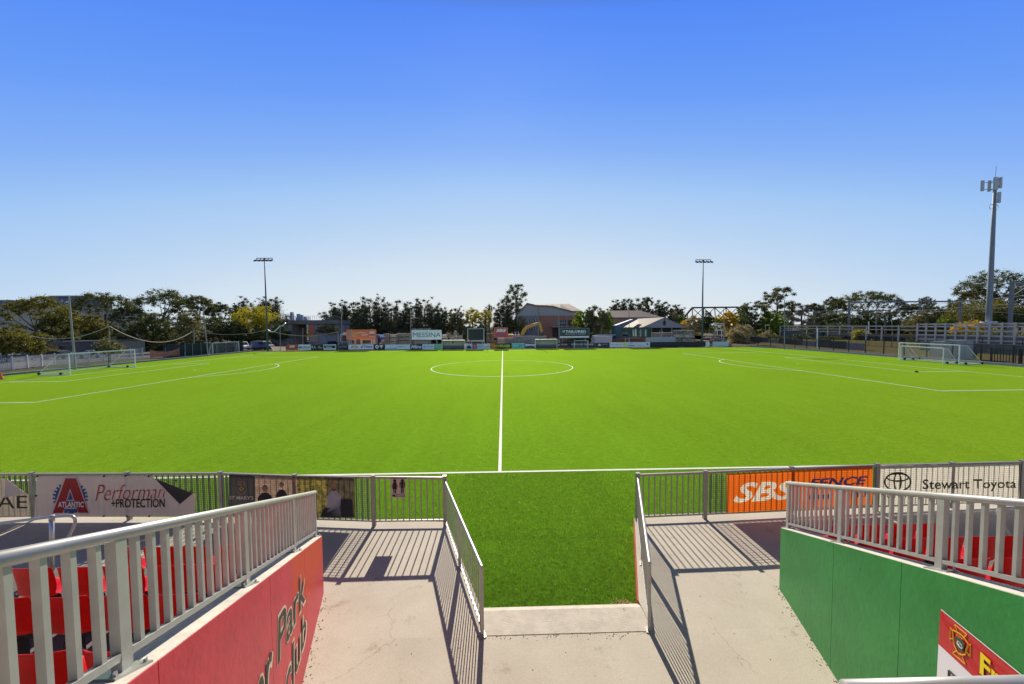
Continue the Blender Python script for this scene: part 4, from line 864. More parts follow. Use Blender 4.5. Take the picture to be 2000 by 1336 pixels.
# ropes
def rope(pts, label, m, r=.03, name='net_rope'):
    b = MB(); P = [Vector(p) for p in pts]; b.tube(P, r, 6); return b.build(name, m, label=label, cat='rope')
rope_m = mat('pale_rope', (.52,.47,.35), .8, var=.1)
def sag(a, c, dz, n=12): a, c = Vector(a), Vector(c); return [a.lerp(c,i/n)+Vector((0,0,-4*dz*(i/n)*(1-i/n))) for i in range(n+1)]
rope(sag(at(60,656,10),at(212,637.5,14),1.1),'pale sagging rope from the dark trees at left to the short net post',rope_m,.055)
rope(sag(at(214,637.5,14),at(378,646,34),2.6),'pale sagging rope between the two net posts at left',rope_m,.055)
rope(sag(at(379,646,34),at(521,644,38.8),1.0),'faint sagging rope from net post to the left floodlight mast',rope_m,.04)
rope([at(*p,38.9) for p in ((523,644),(528,647.5),(535,648.3),(541,643),(547,637),(553,635.5),(557.5,630.5))],'thick white looping net roll beside the left floodlight mast',white_metal,.12)
rope(sag(at(536,648.5,38.9),at(654,649,41),.0+0.9),'long pale sagging rope in front of the underpass',rope_m,.045)
a_ = at(661,668,41)
b = MB(); b.tube([at(654,649.6,41),at(657.5,648.6,41),at(659.5,649,41),at(660.5,651.5,41),at(661,668,41),(a_.x,41,0)], .10, 8); b.build('hooped_pole', pole_m, label='white pole with hooked top at the right end of the long rope', cat='pole')
# ================================================================ LEFT EDGE: white palisade, sheds, vehicles
def palisade(pts, h, label, sp, wd, pm, zb=0.0, posts=None, rail=True, panel_m=None):
    t = thing('fence', (*pts[0],zb), label, 'fence')
    for a, c in zip(pts[:-1], pts[1:]):
        A, B = Vector((*a,zb)), Vector((*c,zb)); L_ = (B-A).length; n = int(L_/sp); d = (B-A)/L_; rz = math.atan2(d.y,d.x)
        b = MB()
        for k in range(n): q = A+d*(k+.5)*sp; b.box((q.x,q.y,zb+h/2),(wd,.03,h*.98),rz)
        b.build('pickets', panel_m or pm, t)
        if rail:
            b = MB(); nn = Vector((-d.y,d.x,0))*.05
            for z in (h*.15,h*.88): b.bar(A+nn+Vector((0,0,z)), B+nn+Vector((0,0,z)), .05,.07)
            b.build('rails', pm, t)
        ns = max(1, round(L_/posts)) if posts else 0
        for k in range(ns+1 if posts else 0): q = A+d*L_*k/ns; b = MB(); b.box((q.x,q.y,zb+(h+.1)/2),(.14,.14,h+.1),rz); b.build('post', pm, t)
    return t
palisade([(-66.3,-8),(-66.6,3.1),(-68.5,9.3),(-69.8,24)], 1.72, 'long white palisade fence behind the left goal', .17, .03, mat('white_fence_paint', (.5,.5,.5), .6, var=.1), posts=2.4)
def car(loc, rz, L_, W_, H_, col, label, kind='car', name='parked_car'):
    t = thing(name, loc, label, kind if kind != 'car' else 'car'); t.rotation_euler = (0,0,rz); bm_ = colmat(col)
    hb = H_*.55
    if kind == 'van': prof = [(-.5,.28),(-.5,.95),(-.47,1),(.22,1),(.36,.60),(.48,.50),(.5,.28)]; win = [(-.05,.62),(-.05,.92),(.21,.92),(.325,.62)]
    else: prof = [(-.5,.22),(-.5,.58),(-.44,.64),(-.34,.66),(-.22,.97),(-.12,1),(.06,1),(.12,.97),(.26,.65),(.44,.58),(.5,.50),(.5,.22)]; win = [(-.27,.68),(-.19,.93),(.09,.93),(.21,.68)]
    o0 = Vector(loc)
    def loc_build(b, nm, m): # local coordinates
        me = bpy.data.meshes.new(nm); me.from_pydata(b.v, [], b.f); me.materials.append(m); o = bpy.data.objects.new(nm, me); COL.objects.link(o); o.parent = t; return o
    b = MB(); b.prism([(x*L_,-W_/2,z*H_) for x, z in prof], (0,W_,0)); body = loc_build(b, 'body', bm_)
    mo = body.modifiers.new('b','BEVEL'); mo.width = .05; mo.segments = 2
    for s in (-1,1): b = MB(); b.prism([(x*L_,s*(W_/2+.004),z*H_) for x, z in win], (0,s*.01,0)); loc_build(b, 'window', glass)
    sx = .29 if kind == 'van' else .19
    b = MB(); b.prism([((.23 if kind=='van' else .135)*L_,-W_*.42,.95*H_),((.23 if kind=='van' else .135)*L_,W_*.42,.95*H_),((.355 if kind=='van' else .262)*L_,W_*.45,.63*H_),((.355 if kind=='van' else .262)*L_,-W_*.45,.63*H_)], (.03,0,.02)); loc_build(b, 'windscreen', glass)
    b = MB(); b.prism([(-.2*L_,-W_*.42,.95*H_),(-.2*L_,W_*.42,.95*H_),(-.335*L_,W_*.45,.68*H_),(-.335*L_,-W_*.45,.68*H_)] if kind != 'van' else [(-.5*L_,-W_*.4,.9*H_),(-.5*L_,W_*.4,.9*H_),(-.5*L_,W_*.4,.62*H_),(-.5*L_,-W_*.4,.62*H_)], (-.03,0,.01)); loc_build(b, 'rear_window', glass)
    for x in (-.31*L_, .31*L_):
        for s in (-1,1):
            b = MB(); b.tube([(x,s*(W_/2-.16),.32),(x,s*(W_/2+.02),.32)], .32, 14); wh = loc_build(b, 'wheel', rubber)
    for s in (-1,1): b = MB(); b.box((L_*.5,s*W_*.36,.46*H_),(.05,.3,.13)); loc_build(b, 'headlight', white_metal)
    return t
car((-74.5,0.5,0), R(95), 4.4, 1.8, 1.45, (30,45,95), 'dark blue car behind the white palisade at the left edge')
car((-83,22,0), R(5), 4.5, 1.8, 1.5, (60,66,75), 'dark grey car parked in front of the long low shed at left')
car((-79,24,0), R(185), 4.3, 1.8, 1.45, (150,155,160), 'silver car parked in front of the shed near the leaning pole')
car((-66,44.5,0), R(-18), 5.2, 1.9, 2.1, (185,190,200), 'white van behind the green screen at left', 'van', 'van')
car((-61.0,45.5,0), R(-15), 5.4, 2.0, 2.2, (62,76,100), 'dull blue van beside the left floodlight mast', 'van', 'van')
def wall_box(name, u0, u1, vt, vb, Y, depth, m, label, cat, z0=0.0, roof=None, extras=()):
    p, q = at(u0,vb,Y), at(u1,vb,Y); zt = at((u0+u1)/2,vt,Y).z; t = thing(name, ((p.x+q.x)/2,Y,z0), label, cat)
    b = MB(); b.bb(p.x,q.x,Y,Y+depth,z0,zt); b.build('wall', m, t)
    if roof: b = MB(); b.bb(p.x-.3,q.x+.3,Y-.3,Y+depth+.3,zt+.002,zt+.25); b.build('roof', roof, t)
    for (a,c,d,e,mm,nm) in extras:
        px_box(nm, a, c, d, e, Y-.06, mm, t, th=.05)
    return t
win_m = mat('window_dark', (.035,.045,.055), .15, var=.3, scale=.4)
shed_m = mat('shed_cladding', (.17,.14,.12), .8, var=.15)
wall_box('long_shed', 40, 150, 669, 690, 30, 6, shed_m, 'long low brown shed with blue grey roof under the trees at left', 'shed', roof=mat('shed_roof', (.17,.18,.22), .6), extras=((78,86,672,684,win_m,'doorway'),(98,103,672,684,colmat((120,60,45)),'door'),(110,140,676,682,win_m,'window')))
wall_box('long_shed', 150, 232, 666.5, 686, 36, 6, mat('shed_cream', (.36,.32,.22), .8, var=.1), 'low cream shed wall behind the leaning pole', 'shed', roof=shed_m, extras=((156,168,672,680,win_m,'window'),))
wall_box('warehouse', -80, 135, 601, 690, 75, 25, mat('beige_cladding', (.42,.38,.29), .8, var=.06), 'plain beige warehouse behind the golden tree at left', 'building', roof=mat('warehouse_roof', (.45,.42,.33), .7))
# apartment blocks
def apartments(u0, u1, vt, vb, Y, label, col, cols):
    p, q = at(u0,vb,Y), at(u1,vb,Y); zt = at((u0+u1)/2,vt,Y).z; t = thing('apartment_block', ((p.x+q.x)/2,Y,0), label, 'building')
    b = MB(); b.bb(p.x,q.x,Y,Y+18,0,zt); b.build('wall', colmat(col), t)
    b = MB(); b.bb(p.x-.8,q.x+.8,Y-1,Y+18.5,zt+.002,zt+.9); b.build('roof', mat('roof_slab', (.22,.22,.22), .7), t)
    nf = 7
    for i in range(cols):
        for k in range(nf):
            x = p.x+(q.x-p.x)*(i+.5)/cols; z = zt-2.0-3.1*k; wx = (q.x-p.x)/cols*.55
            if (i % 3) == 1:
                b = MB(); b.bb(x-wx*.6,x+wx*.6,Y-1.2,Y-.03,z-1.3,z-.3); b.build('balcony', mat('balcony_white', (.55,.58,.60), .6), t)
            b = MB(); b.bb(x-wx/2,x+wx/2,Y-.06,Y-.01,z-.9,z+.7); b.build('window', win_m if (i+k)%2 else mat('window_pale', (.25,.32,.40), .2), t)
apartments(-30, 22, 589, 640, 175, 'dark apartment block at the left edge beyond the beige warehouse', (62,78,105), 5)
apartments(79, 108, 582, 640, 175, 'dark blue apartment block with pale balconies left of the leaning pole', (52,64,88), 5)
apartments(107, 157, 580.5, 640, 170, 'blue grey apartment block with overhanging roof behind the leaning pole', (60,72,98), 7)
# green screen fence + orange barrier
scr = mat('green_screen', (.010,.026,.024), .7, var=.25, scale=2)
t = thing('screen_fence', (-60.5,30,0), 'dark green screen fence behind the spare goal at left', 'fence')
def seg_panel(a, c, h, m, nm, tt, th=.06, z0=0.0): b = MB(); b.bar((*a,z0+h/2),(*c,z0+h/2),th,h); b.build(nm, m, tt)
seg_panel((-60.6,22.7),(-60.6,30.2),2.45,scr,'screen',t); seg_panel((-60.6,30.3),(-60.6,38.0),2.45,scr,'screen',t); seg_panel((-60.6,22.6),(-64.5,22.6),2.4,scr,'screen',t)
for yy in (22.6,24.2,26.2,28.2,30.2,32.6,35.2,38.0): b = MB(); b.tube([(-60.45,yy,0),(-60.45,yy,2.7)], .05, 6); b.build('post', grey_metal, t)
ob = mat('orange_barrier_mesh', (.60,.22,.13), .8, var=.15, trans=.3)
t = thing('barrier_mesh', (-61.2,19,0), 'sagging orange barrier mesh tied between posts by the left kerb', 'barrier')
pp = [gnd(298,693),gnd(312,692.5),gnd(330,692),gnd(347,691.5),gnd(359,690)]
P = []
pb = [Vector((-61.2,16.6+i*1.4,0)) for i in range(5)]
for i, p in enumerate(pb): P += [(p.x,p.y,.35+.1*(i%2)),(p.x,p.y,1.75-.5*math.sin(math.pi*i/4))]
b = MB(); b.add(P, [(2*i,2*i+2,2*i+3,2*i+1) for i in range(4)]); b.build('mesh_sheet', ob, t)
for i in (0,2,4): b = MB(); b.tube([pb[i],pb[i]+Vector((0,0,1.9))], .04, 6); b.build('post', grey_metal, t)
t = thing('barrier_mesh', (at(543,683,38.9).x,38.9,0), 'pale orange barrier mesh between the floodlight and the red board', 'barrier')
p, q = at(528,683,38.9), at(558,683,38.9); b = MB(); b.add([(p.x,38.9,1.1),(p.x+.6,38.9,.05),(q.x,38.9,.05),(q.x,38.9,1.05)],[(0,1,2,3)]); b.build('mesh_sheet', mat('faded_barrier', (.62,.50,.40), .8, var=.1, trans=.2), t)
# ================================================================ BRIDGE ABUTMENT LEFT, SKYLINE
con_d = mat('stained_concrete', (.23,.22,.205), .9, var=.3, scale=.6)
Yb = 62
t = thing('railway_underpass', (at(600,672,Yb).x,Yb,0), 'concrete railway underpass with orange painted pier', 'bridge')
def ppx(nm, u0, u1, vt, vb, Y, d, m, z0=None):
    p, q = at(u0,vb,Y), at(u1,vb,Y); z1 = at((u0+u1)/2,vt,Y).z; zz = at((u0+u1)/2,vb,Y).z if z0 is None else z0
    b = MB(); b.bb(p.x,q.x,Y,Y+d,zz,z1); return b.build(nm, m, t)
ppx('deck', 556, 660, 625.2, 633, Yb, 9, mat('bridge_deck', (.16,.15,.14), .85, var=.15))
ppx('abutment', 530, 572, 633.2, 690, Yb+.5, 8, con_d, 0); ppx('pier', 603.5, 622, 633.2, 690, Yb+.5, 8, con_d, 0); ppx('abutment', 622.2, 662, 634, 690, Yb+.6, 8, con_d, 0)
ppx('painted_panel', 604, 614, 634, 654.5, Yb+.40, .08, mat('orange_paint', (.50,.13,.07), .7, var=.15)); ppx('painted_panel', 604.5, 622, 655, 668, Yb+.40, .08, mat('dusty_pink', (.36,.29,.24), .8, var=.15)); ppx('painted_panel', 624, 657, 655, 669, Yb+.50, .08, mat('mural_lilac', (.24,.25,.32), .8, var=.25, scale=1)); ppx('painted_panel', 537, 560, 657, 667, Yb+.40, .08, mat('mural_blue', (.16,.17,.22), .8, var=.5, scale=1.5))
p, q = at(556,625,Yb), at(660,625,Yb); b = MB()
for i in range(26): x = p.x+(q.x-p.x)*i/25; b.bb(x-.03,x+.03,Yb+.1,Yb+.16,p.z,p.z+1.1)
b.bb(p.x,q.x,Yb+.07,Yb+.19,p.z+1.1,p.z+1.16); b.build('parapet_rail', grey_metal, t)
for (u, Y, c, l) in ((581,75,(170,175,180),'pale car seen through the underpass'),(593,74,(110,40,50),'red car seen through the underpass behind the net post'),(600,82,(80,25,40),'dark red car parked by the orange pier in the underpass')):
    p = at(u,668,Y); car((p.x,Y,0), R(8), 4.3, 1.8, 1.5, c, l)
p = at(649,668,60.2); car((p.x,60.0,0), R(-85), 4.4, 1.8, 1.45, (22,24,28), 'black car facing the pitch by the lilac mural')
sky_m = mat('tower_haze_tint', (.42,.47,.55), .6, var=.03, scale=.01)  # distance haze is mixed into the towers' colour as pale blue grey
for (u0, u1, vt, tap, l) in ((566,572.5,609.5,.5,'slim pointed tower at the left of the distant skyline'),(580,585,613,1,'square tower with flat top in the distant skyline'),(586.5,591,615,1,'shorter square tower right of the flat topped one on the skyline'),(577.5,588,620,1,'low broad tower block at the foot of the skyline'),(590,603,618.5,.3,'wide distant tower with sloping roof on the skyline')):
    Y = 2600; p, q = at(u0,638,Y), at(u1,638,Y); z1 = at(u0,vt,Y).z; c = (p.x+q.x)/2; h = (q.x-p.x)/2
    tt = thing('skyscraper', (c,Y,0), l, 'building'); zs_ = z1*.55
    b = MB(); b.bb(c-h,c+h,Y,Y+h*2,0,zs_); b.add([(c-h,Y,zs_+.5),(c+h,Y,zs_+.5),(c+h,Y+2*h,zs_+.5),(c-h,Y+2*h,zs_+.5),(c-h*tap,Y,z1),(c+h*tap,Y,z1),(c+h*tap,Y+2*h,z1),(c-h*tap,Y+2*h,z1)], [(4,5,6,7),(0,1,5,4),(1,2,6,5),(2,3,7,6),(3,0,4,7)]); b.build('tower', sky_m, tt)
    b = MB()
    for k in range(6): b.bb(c-h*tap*.8+k*h*tap*.32-1.2,c-h*tap*.8+k*h*tap*.32+1.2,Y-2,Y-1,zs_+2,z1-3) if z1-3 > zs_+2 else None
    if b.v: b.build('facade_bands', mat('tower_glass', (.25,.31,.40), .4), tt)
# ================================================================ YARD BEHIND THE FAR TOUCHLINE
def grp_box(t, name, u0, u1, vt, vb, Y, d, m, z0=None):
    p, q = at(u0,vb,Y), at(u1,vb,Y); z1 = at((u0+u1)/2,vt,Y).z; zz = at((u0+u1)/2,vb,Y).z if z0 is None else z0
    b = MB(); b.bb(p.x,q.x,Y,Y+d,zz,z1); return b.build(name, m, t)
def stand(name, u, Y, label, cat, grp=None): return thing(name, (at(u,680,Y).x,Y,0), label, cat, grp)
# site cabin with windows under the orange billboard
t = stand('site_cabin', 715, 44, 'white site cabin with windows half hidden under the orange billboard', 'cabin'); wcab = mat('cabin_white', (.55,.55,.50), .6, var=.08)
grp_box(t,'wall',683,733,661,682,44,2.5,wcab,0)
for a,c in ((684,692),(708,724)): grp_box(t,'window',a,c,664,671,43.9,.08,win_m)
grp_box(t,'doorway',696,704,662,682,43.92,.06,mat('cabin_brown', (.14,.10,.08), .7),0); grp_box(t,'skirting',679,734,672.4,676,43.6,.25,mat('teal_skirt', (.06,.11,.13), .7))
# silver truck cab
t = stand('truck', 669, 46, 'silver and blue truck cab facing the pitch left of the orange billboard', 'truck')
p = at(664,650,46); q = at(677,650,46); zt = at(670,649.5,46).z
b = MB(); b.prism([(p.x,46,1.2),(p.x,46,zt-.7),(p.x+.5,46,zt-.1),(p.x+.9,46,zt),(q.x,46,zt),(q.x,46,1.2)], (0,4,0)); b.build('cab', mat('truck_silver', (.42,.44,.46), .4, .3), t)
b = MB(); b.bb(p.x+.2,q.x-.1,45.9,45.99,zt-2.3,zt-.7); b.build('windscreen', glass, t); b = MB(); b.bb(p.x-.1,q.x,45.8,45.99,zt-3.7,zt-2.4); b.build('grille', mat('truck_blue', (.07,.10,.18), .5), t)
for x in (p.x+.4,q.x-.4): b = MB(); b.tube([(x-.2,46.6,.5),(x+.2,46.6,.5)], .5, 12); b.build('wheel', rubber, t)
# blue truck
t = stand('truck', 740, 46, 'bright blue truck cab right of the orange billboard', 'truck')
p = at(735.5,654,46); q = at(743,654,46); zt = at(740,654,46).z; tb = mat('truck_bright_blue', (.02,.07,.30), .4)
b = MB(); b.prism([(p.x-1,46,1.0),(p.x-1,46,zt),(p.x+.6,46,zt),(q.x,46,zt-.7),(q.x+.1,46,1.0)], (0,4,0)); b.build('cab', tb, t)
b = MB(); b.bb(p.x,q.x-.2,45.9,45.99,zt-1.7,zt-.7); b.build('windscreen', glass, t); b = MB(); b.bb(p.x,q.x,45.85,45.99,1.0,2.0); b.build('grille', dark_metal, t)
for x in (p.x,q.x-.3): b = MB(); b.tube([(x-.2,46.6,.5),(x+.2,46.6,.5)], .5, 12); b.build('wheel', rubber, t)
# stacked stillages of scaffolding
scaf = mat('scaffold_steel', (.33,.32,.28), .6, .2, var=.3, scale=6); scaf_l = mat('scaffold_bright', (.62,.60,.52), .5, .2, var=.2, scale=5)
rs = random.Random(11)
def stillage(u0, u1, vt, Y, tiers, label, m1=scaf, vb=681):
    p, q = at(u0,vb,Y), at(u1,vb,Y); zt = at((u0+u1)/2,vt,Y).z; t = thing('stillage_stack', ((p.x+q.x)/2,Y,0), label, 'stack'); h = zt/tiers
    for k in range(tiers):
        b = MB(); z = k*h
        for x in (p.x+.06,(p.x+q.x)/2,q.x-.06):
            for y in (Y,Y+1.6): b.bb(x-.04,x+.04,y-.04,y+.04,z,z+h-.02)
        b.bb(p.x,q.x,Y-.05,Y+1.65,z+.05,z+.12)
        b.build('cage', m1, t)
        b = MB(); n = int((q.x-p.x)/.16)
        for i in range(n):
            x = p.x+.12+(q.x-p.x-.24)*i/max(1,n-1)
            for j in range(3): b.tube([(x,Y+.0+rs.uniform(-.12,.05),z+.2+j*h*.26),(x+rs.uniform(-.03,.03),Y+1.5,z+.2+j*h*.26)], .06, 6)
        for j in range(3): b.bar((p.x+.1,Y-.06+j*.3,z+.16+h*.22*j),(q.x-.1,Y-.06+j*.3,z+.16+h*.22*j+rs.uniform(-.05,.05)),.07,.07)
        b.build('tubes', scaf_l if rs.random() < .35 else m1, t)
    return t
stillage(750,760,650.5,45,4,'narrow stack of scaffold stillages right of the blue truck')
stillage(762.5,774,652,45.5,4,'second stack of scaffold stillages with bright tube ends')
stillage(776,801,649.5,46,4,'wide stack of scaffold stillages left of the pale billboard')
stillage(863,873,651.5,45,3,'small stack of stillages above the left end of the cream dugout')
stillage(806,840,640.5,47,5,'tall stack of scaffold stillages topping out behind the pale billboard')
stillage(886,903,652.0,48.5,2,'low pile of frames behind the rubble by the dugout')
stillage(1000,1014,648.5,50,2,'pale frames piled behind the digger bucket end',scaf_l)
stillage(1270,1317,644.5,46,2,'loose scaffold boards under the grey marquee',scaf)
stillage(1319,1336,643.2,44,4,'green grey stack of panels right of the marquee', mat('green_panels', (.22,.26,.20), .7, var=.2))
stillage(1337.5,1356,643.6,44,4,'layered stack of pallets left of the right floodlight mast', mat('grey_panels', (.27,.29,.24), .7, var=.2))
stillage(1377,1393,648,47,2,'brown crates stacked just right of the floodlight mast', mat('brown_crates', (.28,.19,.11), .8, var=.3))
stillage(950,966,648.5,47,3,'frames and boards stacked between scoreboard and red billboard', mat('frames_brown', (.20,.16,.11), .8, var=.3))
# rubble heaps
def heap(u, v, w_, h_, Y, n, label, m, seed):
    c = at(u,v,Y); r_ = random.Random(seed); b = MB()
    for i in range(n):
        a = r_.uniform(0,6.28); rr = r_.random()**.6; x = c.x+math.cos(a)*rr*w_; y = Y+math.sin(a)*rr*w_*.6; z = c.z*0+h_*(1-rr)*r_.uniform(.5,1); s = r_.uniform(.12,.42)
        k = len(b.v); b.box((x,y,z+.1),(s*1.3,s,s*.7),r_.uniform(0,3)); 
        for j in range(k,len(b.v)): vx = b.v[j]; b.v[j] = (vx[0]+r_.uniform(-.08,.08),vx[1]+r_.uniform(-.08,.08),vx[2]+r_.uniform(-.08,.1))
    return b.build('rubble_heap', m, label=label, cat='rubble')
rub = mat('rubble', (.42,.38,.32), .95, var=.4, scale=3)
heap(891,682,2.6,4.4,45,420,'tall heap of pale broken rubble above the cream dugout',rub,1)
heap(905,682,2.2,2.2,43,220,'lower rubble heap left of the scoreboard',mat('rubble_brown', (.30,.24,.19), .95, var=.4, scale=3),2)
heap(748,682,1.3,2.5,43.5,120,'grey rubble heap beside the blue truck',rub,3)
heap(1010,682,6.5,3.5,52,520,'brown earth and rubble mound under the digger arm',mat('rubble_brown', (.30,.24,.19), .95, var=.4, scale=3),4)
heap(1080,682,3.5,2.6,47,200,'yellow grey weedy rubble left of the security billboard',mat('weedy_rubble', (.30,.27,.14), .95, var=.4, scale=3),5)
# concrete block wall in the yard
t = stand('block_wall', 1018, 46, 'stained concrete block wall in the yard between the red billboard and the second dugout', 'wall')
blk = mat('block_concrete', (.27,.255,.23), .9, var=.35, scale=1.2)
for i in range(9):
    a = 972+i*10.6; grp_box(t,'block',a,a+10.5,(660.2 if i<3 else 656.4),683,46+.0,1.2,blk,0)
grp_box(stand('low_wall', 1005, 43, 'low yellowish wall at the foot of the red billboard', 'wall'),'wall',973,984,661.5,672,43.2,.8,mat('ochre_wall', (.36,.33,.22), .9, var=.2),0)
# excavator
t = stand('excavator', 1040, 52, 'yellow excavator with arched arm reaching down in front of the hall', 'excavator'); yl = mat('digger_yellow', (.60,.33,.04), .5, var=.12); YE = 52
def epoly(nm, pts, m=yl, th=.45, dy=0): b = MB(); b.prism([at(u,v,YE+dy) for u, v in pts], (0,th,0)); b.build(nm, m, t)
z4 = lambda x, y: (880+x/7.143, 540+y/7.143)
epoly('boom', [z4(*p) for p in ((980,820),(985,770),(1020,720),(1060,690),(1120,668),(1215,640),(1225,672),(1150,700),(1090,720),(1060,745),(1035,790),(1020,822))])
epoly('arm', [z4(*p) for p in ((1222,640),(1245,632),(1262,660),(1280,730),(1295,790),(1275,800),(1250,760),(1238,700))], dy=.1)
epoly('bucket', [z4(*p) for p in ((1270,780),(1290,770),(1302,800),(1285,828),(1262,822),(1260,800))], dark_metal, .8, -.1)
epoly('hydraulic_ram', [z4(*p) for p in ((1110,675),(1220,632),(1222,640),(1112,684))], galv_tube, .15, .5)
b = MB(); c = at(1009,662,YE+.5)
b.box((c.x-.6,YE+1,2.6),(3.4,2.6,1.3)); b.build('engine_body', yl, t); b = MB(); b.box((c.x-.2,YE+.2,3.3),(1.2,1.1,1.6)); b.build('cab', glass, t)
for y in (YE-.1,YE+2.1):
    b = MB(); b.prism([(c.x-2.3,y,.9),(c.x-1.9,y,1.4),(c.x+1.5,y,1.4),(c.x+1.9,y,.9),(c.x+1.5,y,.45),(c.x-1.9,y,.45)], (0,.5,0)); b.build('track', rubber, t)
# ---- hall with curved roof edge
brick = mat('hall_brick', (.36,.165,.105), .85, var=.15, scale=2.5); clad = mat('hall_cladding', (.36,.35,.34), .7, var=.05); roof_b = mat('pale_roof_sheet', (.25,.20,.17), .7, var=.05, scale=1, spec=.05)
Yh = 74; t = stand('sports_hall', 1080, Yh, 'large brick and grey clad hall with pale curved roof behind the digger', 'building')
def hp(nm, pts, Y, ext, m): b = MB(); b.prism([at(u,v,Y) if not isinstance(u,tuple) else u for u, v in pts], ext); b.build(nm, m, t)
def gz(u, Y): p = at(u,660,Y); return Vector((p.x,Y,0))
top = [z4(*p) for p in ((935,528),(1065,370),(1205,402),(1340,405),(1420,412),(1530,440),(1700,484),(1830,484))]
b = MB(); P = [at(*p,Yh) for p in top]; lowv = 616.5
b.prism([at(1008,lowv,Yh)]+P+[at(1136,lowv,Yh)], (0,22,0)); b.build('upper_wall', clad, t)
b = MB(); p, q = at(1052,lowv,Yh), at(1136,lowv,Yh); b.bb(p.x,q.x,Yh+.02,Yh+22,0,p.z-.01); b.build('brick_wall', brick, t)
b = MB(); p, q = at(1010,lowv,Yh), at(1051.8,lowv,Yh); b.bb(p.x,q.x,Yh-.02+.05,Yh+22,0,p.z-.01); b.build('grey_wall', mat('hall_grey_lower', (.24,.22,.21), .8, var=.1), t)
b = MB()
rp = [at(*z4(*p),Yh-.6) for p in ((930,524),(1065,366),(1205,398),(1340,401),(1420,408),(1530,436),(1700,480),(1835,480))]
zr = [p.z for p in rp]; ridge = [Vector((p.x,Yh+22,0)) for p in rp]
zb_ = at(1100,593.5,Yh+24).z
for i in range(len(rp)-1):
    a, c = rp[i], rp[i+1]; za = a.z if i < 2 else max(a.z, zb_); zc = c.z if i+1 < 2 else max(c.z, zb_)
    b.add([a, c, (c.x,Yh+24,zc), (a.x,Yh+24,za), a+Vector((0,0,-.35)), c+Vector((0,0,-.35))], [(0,1,2,3),(0,4,5,1)])
b.build('roof', roof_b, t)
for a, c, d, e in ((1032,1046,624,646),(1089,1107,625.5,636),(1110,1120,625.5,636)):
    grp_box(t,'window',a,c,d,e,Yh-.08,.06,win_m)
    w_ = t.children[-1]
for a in (1032,1036.5,1041.3,1045.6): grp_box(t,'window_frame',a,a+.5,624,646,Yh-.14,.06,white_metal)
for a in (1089,1093,1097.5,1102,1106.5): grp_box(t,'window_frame',a,a+.4,625.5,636,Yh-.14,.06,white_metal)
grp_box(t,'window_frame',1089,1107,630.5,631,Yh-.16,.06,white_metal)
grp_box(t,'awning',1077,1111,637,639,Yh-2.5,2.3,mat('awning_grey', (.30,.30,.28), .6)); grp_box(t,'doorway',1079,1092,641,682,Yh-.06,.04,mat('doorway_brown', (.07,.04,.03), .8),0)
grp_box(t,'downpipe',1051,1052.6,596,682,Yh-.3,.2,mat('pipe_grey', (.2,.2,.2), .5),0)
# ---- long brick building with hipped pale roof
Yl = 88; t = stand('long_hall', 1235, Yl, 'long brick building with pale hipped roof right of the willow like trees', 'building')
z5_ = lambda x, y: (1140+x/7.143, 540+y/7.143)
p, q = at(*z5_(250,580),Yl), at(*z5_(1060,580),Yl); zt = at(*z5_(700,570),Yl).z
b = MB(); b.bb(p.x,q.x,Yl,Yl+20,0,zt); b.build('brick_wall', mat('tan_brick', (.42,.24,.15), .85, var=.12, scale=2), t)
zr_ = at(*z5_(600,475),Yl+10).z; r0, r1 = at(*z5_(330,470),Yl+10), at(*z5_(780,478),Yl+10)
b = MB(); e = .6; b.add([(p.x-e,Yl-e,zt),(q.x+e,Yl-e,zt),(q.x+e,Yl+20+e,zt),(p.x-e,Yl+20+e,zt),(r0.x,Yl+10,zr_),(r1.x,Yl+10,zr_)], [(0,1,5,4),(1,2,5),(2,3,4,5),(3,0,4)]); b.add([(p.x-e,Yl-e,zt-.02),(q.x+e,Yl-e,zt-.02),(q.x+e,Yl-e,zt-.45),(p.x-e,Yl-e,zt-.45)],[(0,1,2,3)]); b.build('roof', mat('beige_roof', (.22,.18,.155), .6, var=.05, spec=.05), t)
# ---- grey marquee / gabled shed
Ym = 66; t = stand('marquee', 1297, Ym, 'grey gabled marquee with pale roof and dark round crest on the gable', 'building')
gp = [at(*z5_(*p),Ym) for p in ((800,716),(1125,575),(1475,714))]
b = MB(); b.prism([gp[0],gp[1],gp[2]], (0,.3,0)); b.build('gable', mat('marquee_grey', (.32,.31,.31), .7, var=.05), t)
bk = Vector((-9.0,20,0)); bk = Vector((-4.5,12,0))
b = MB(); e0 = gp[0]+Vector((-.3,-.4,-.1)); e1 = gp[1]+Vector((0,-.4,.15)); e2 = gp[2]+Vector((.3,-.4,-.1))
far0 = at(*z5_(540,712),Ym+14); far1 = at(*z5_(750,590),Ym+14)
b.add([e0, e1, far1, (far0.x,Ym+14,e0.z), e2, (e2.x-4,Ym+14,e2.z)], [(0,1,2,3),(1,4,5,2)]); b.build('roof', mat('marquee_roof', (.24,.215,.19), .6, var=.05, spec=.05), t)
b = MB(); b.add([(e0.x+.3,Ym+.1,0),(far0.x+.3,Ym+14,0),(far0.x+.3,Ym+14,e0.z-.02),(e0.x+.3,Ym+.1,e0.z-.02)],[(0,1,2,3)]); b.build('side_wall', mat('marquee_grey', (.32,.31,.31)), t)
b = MB(); b.bb(gp[0].x,gp[2].x,Ym+4,Ym+4.2,0,gp[0].z-.02); b.build('back_wall', mat('marquee_shade', (.06,.06,.06), .8), t)
for u in (1252,1272,1292,1312,1332,1345): b = MB(); p = at(u,660,Ym); b.bb(p.x-.1,p.x+.1,Ym-.1,Ym-.02+.1,0,gp[0].z-.1); b.build('leg', grey_metal, t)
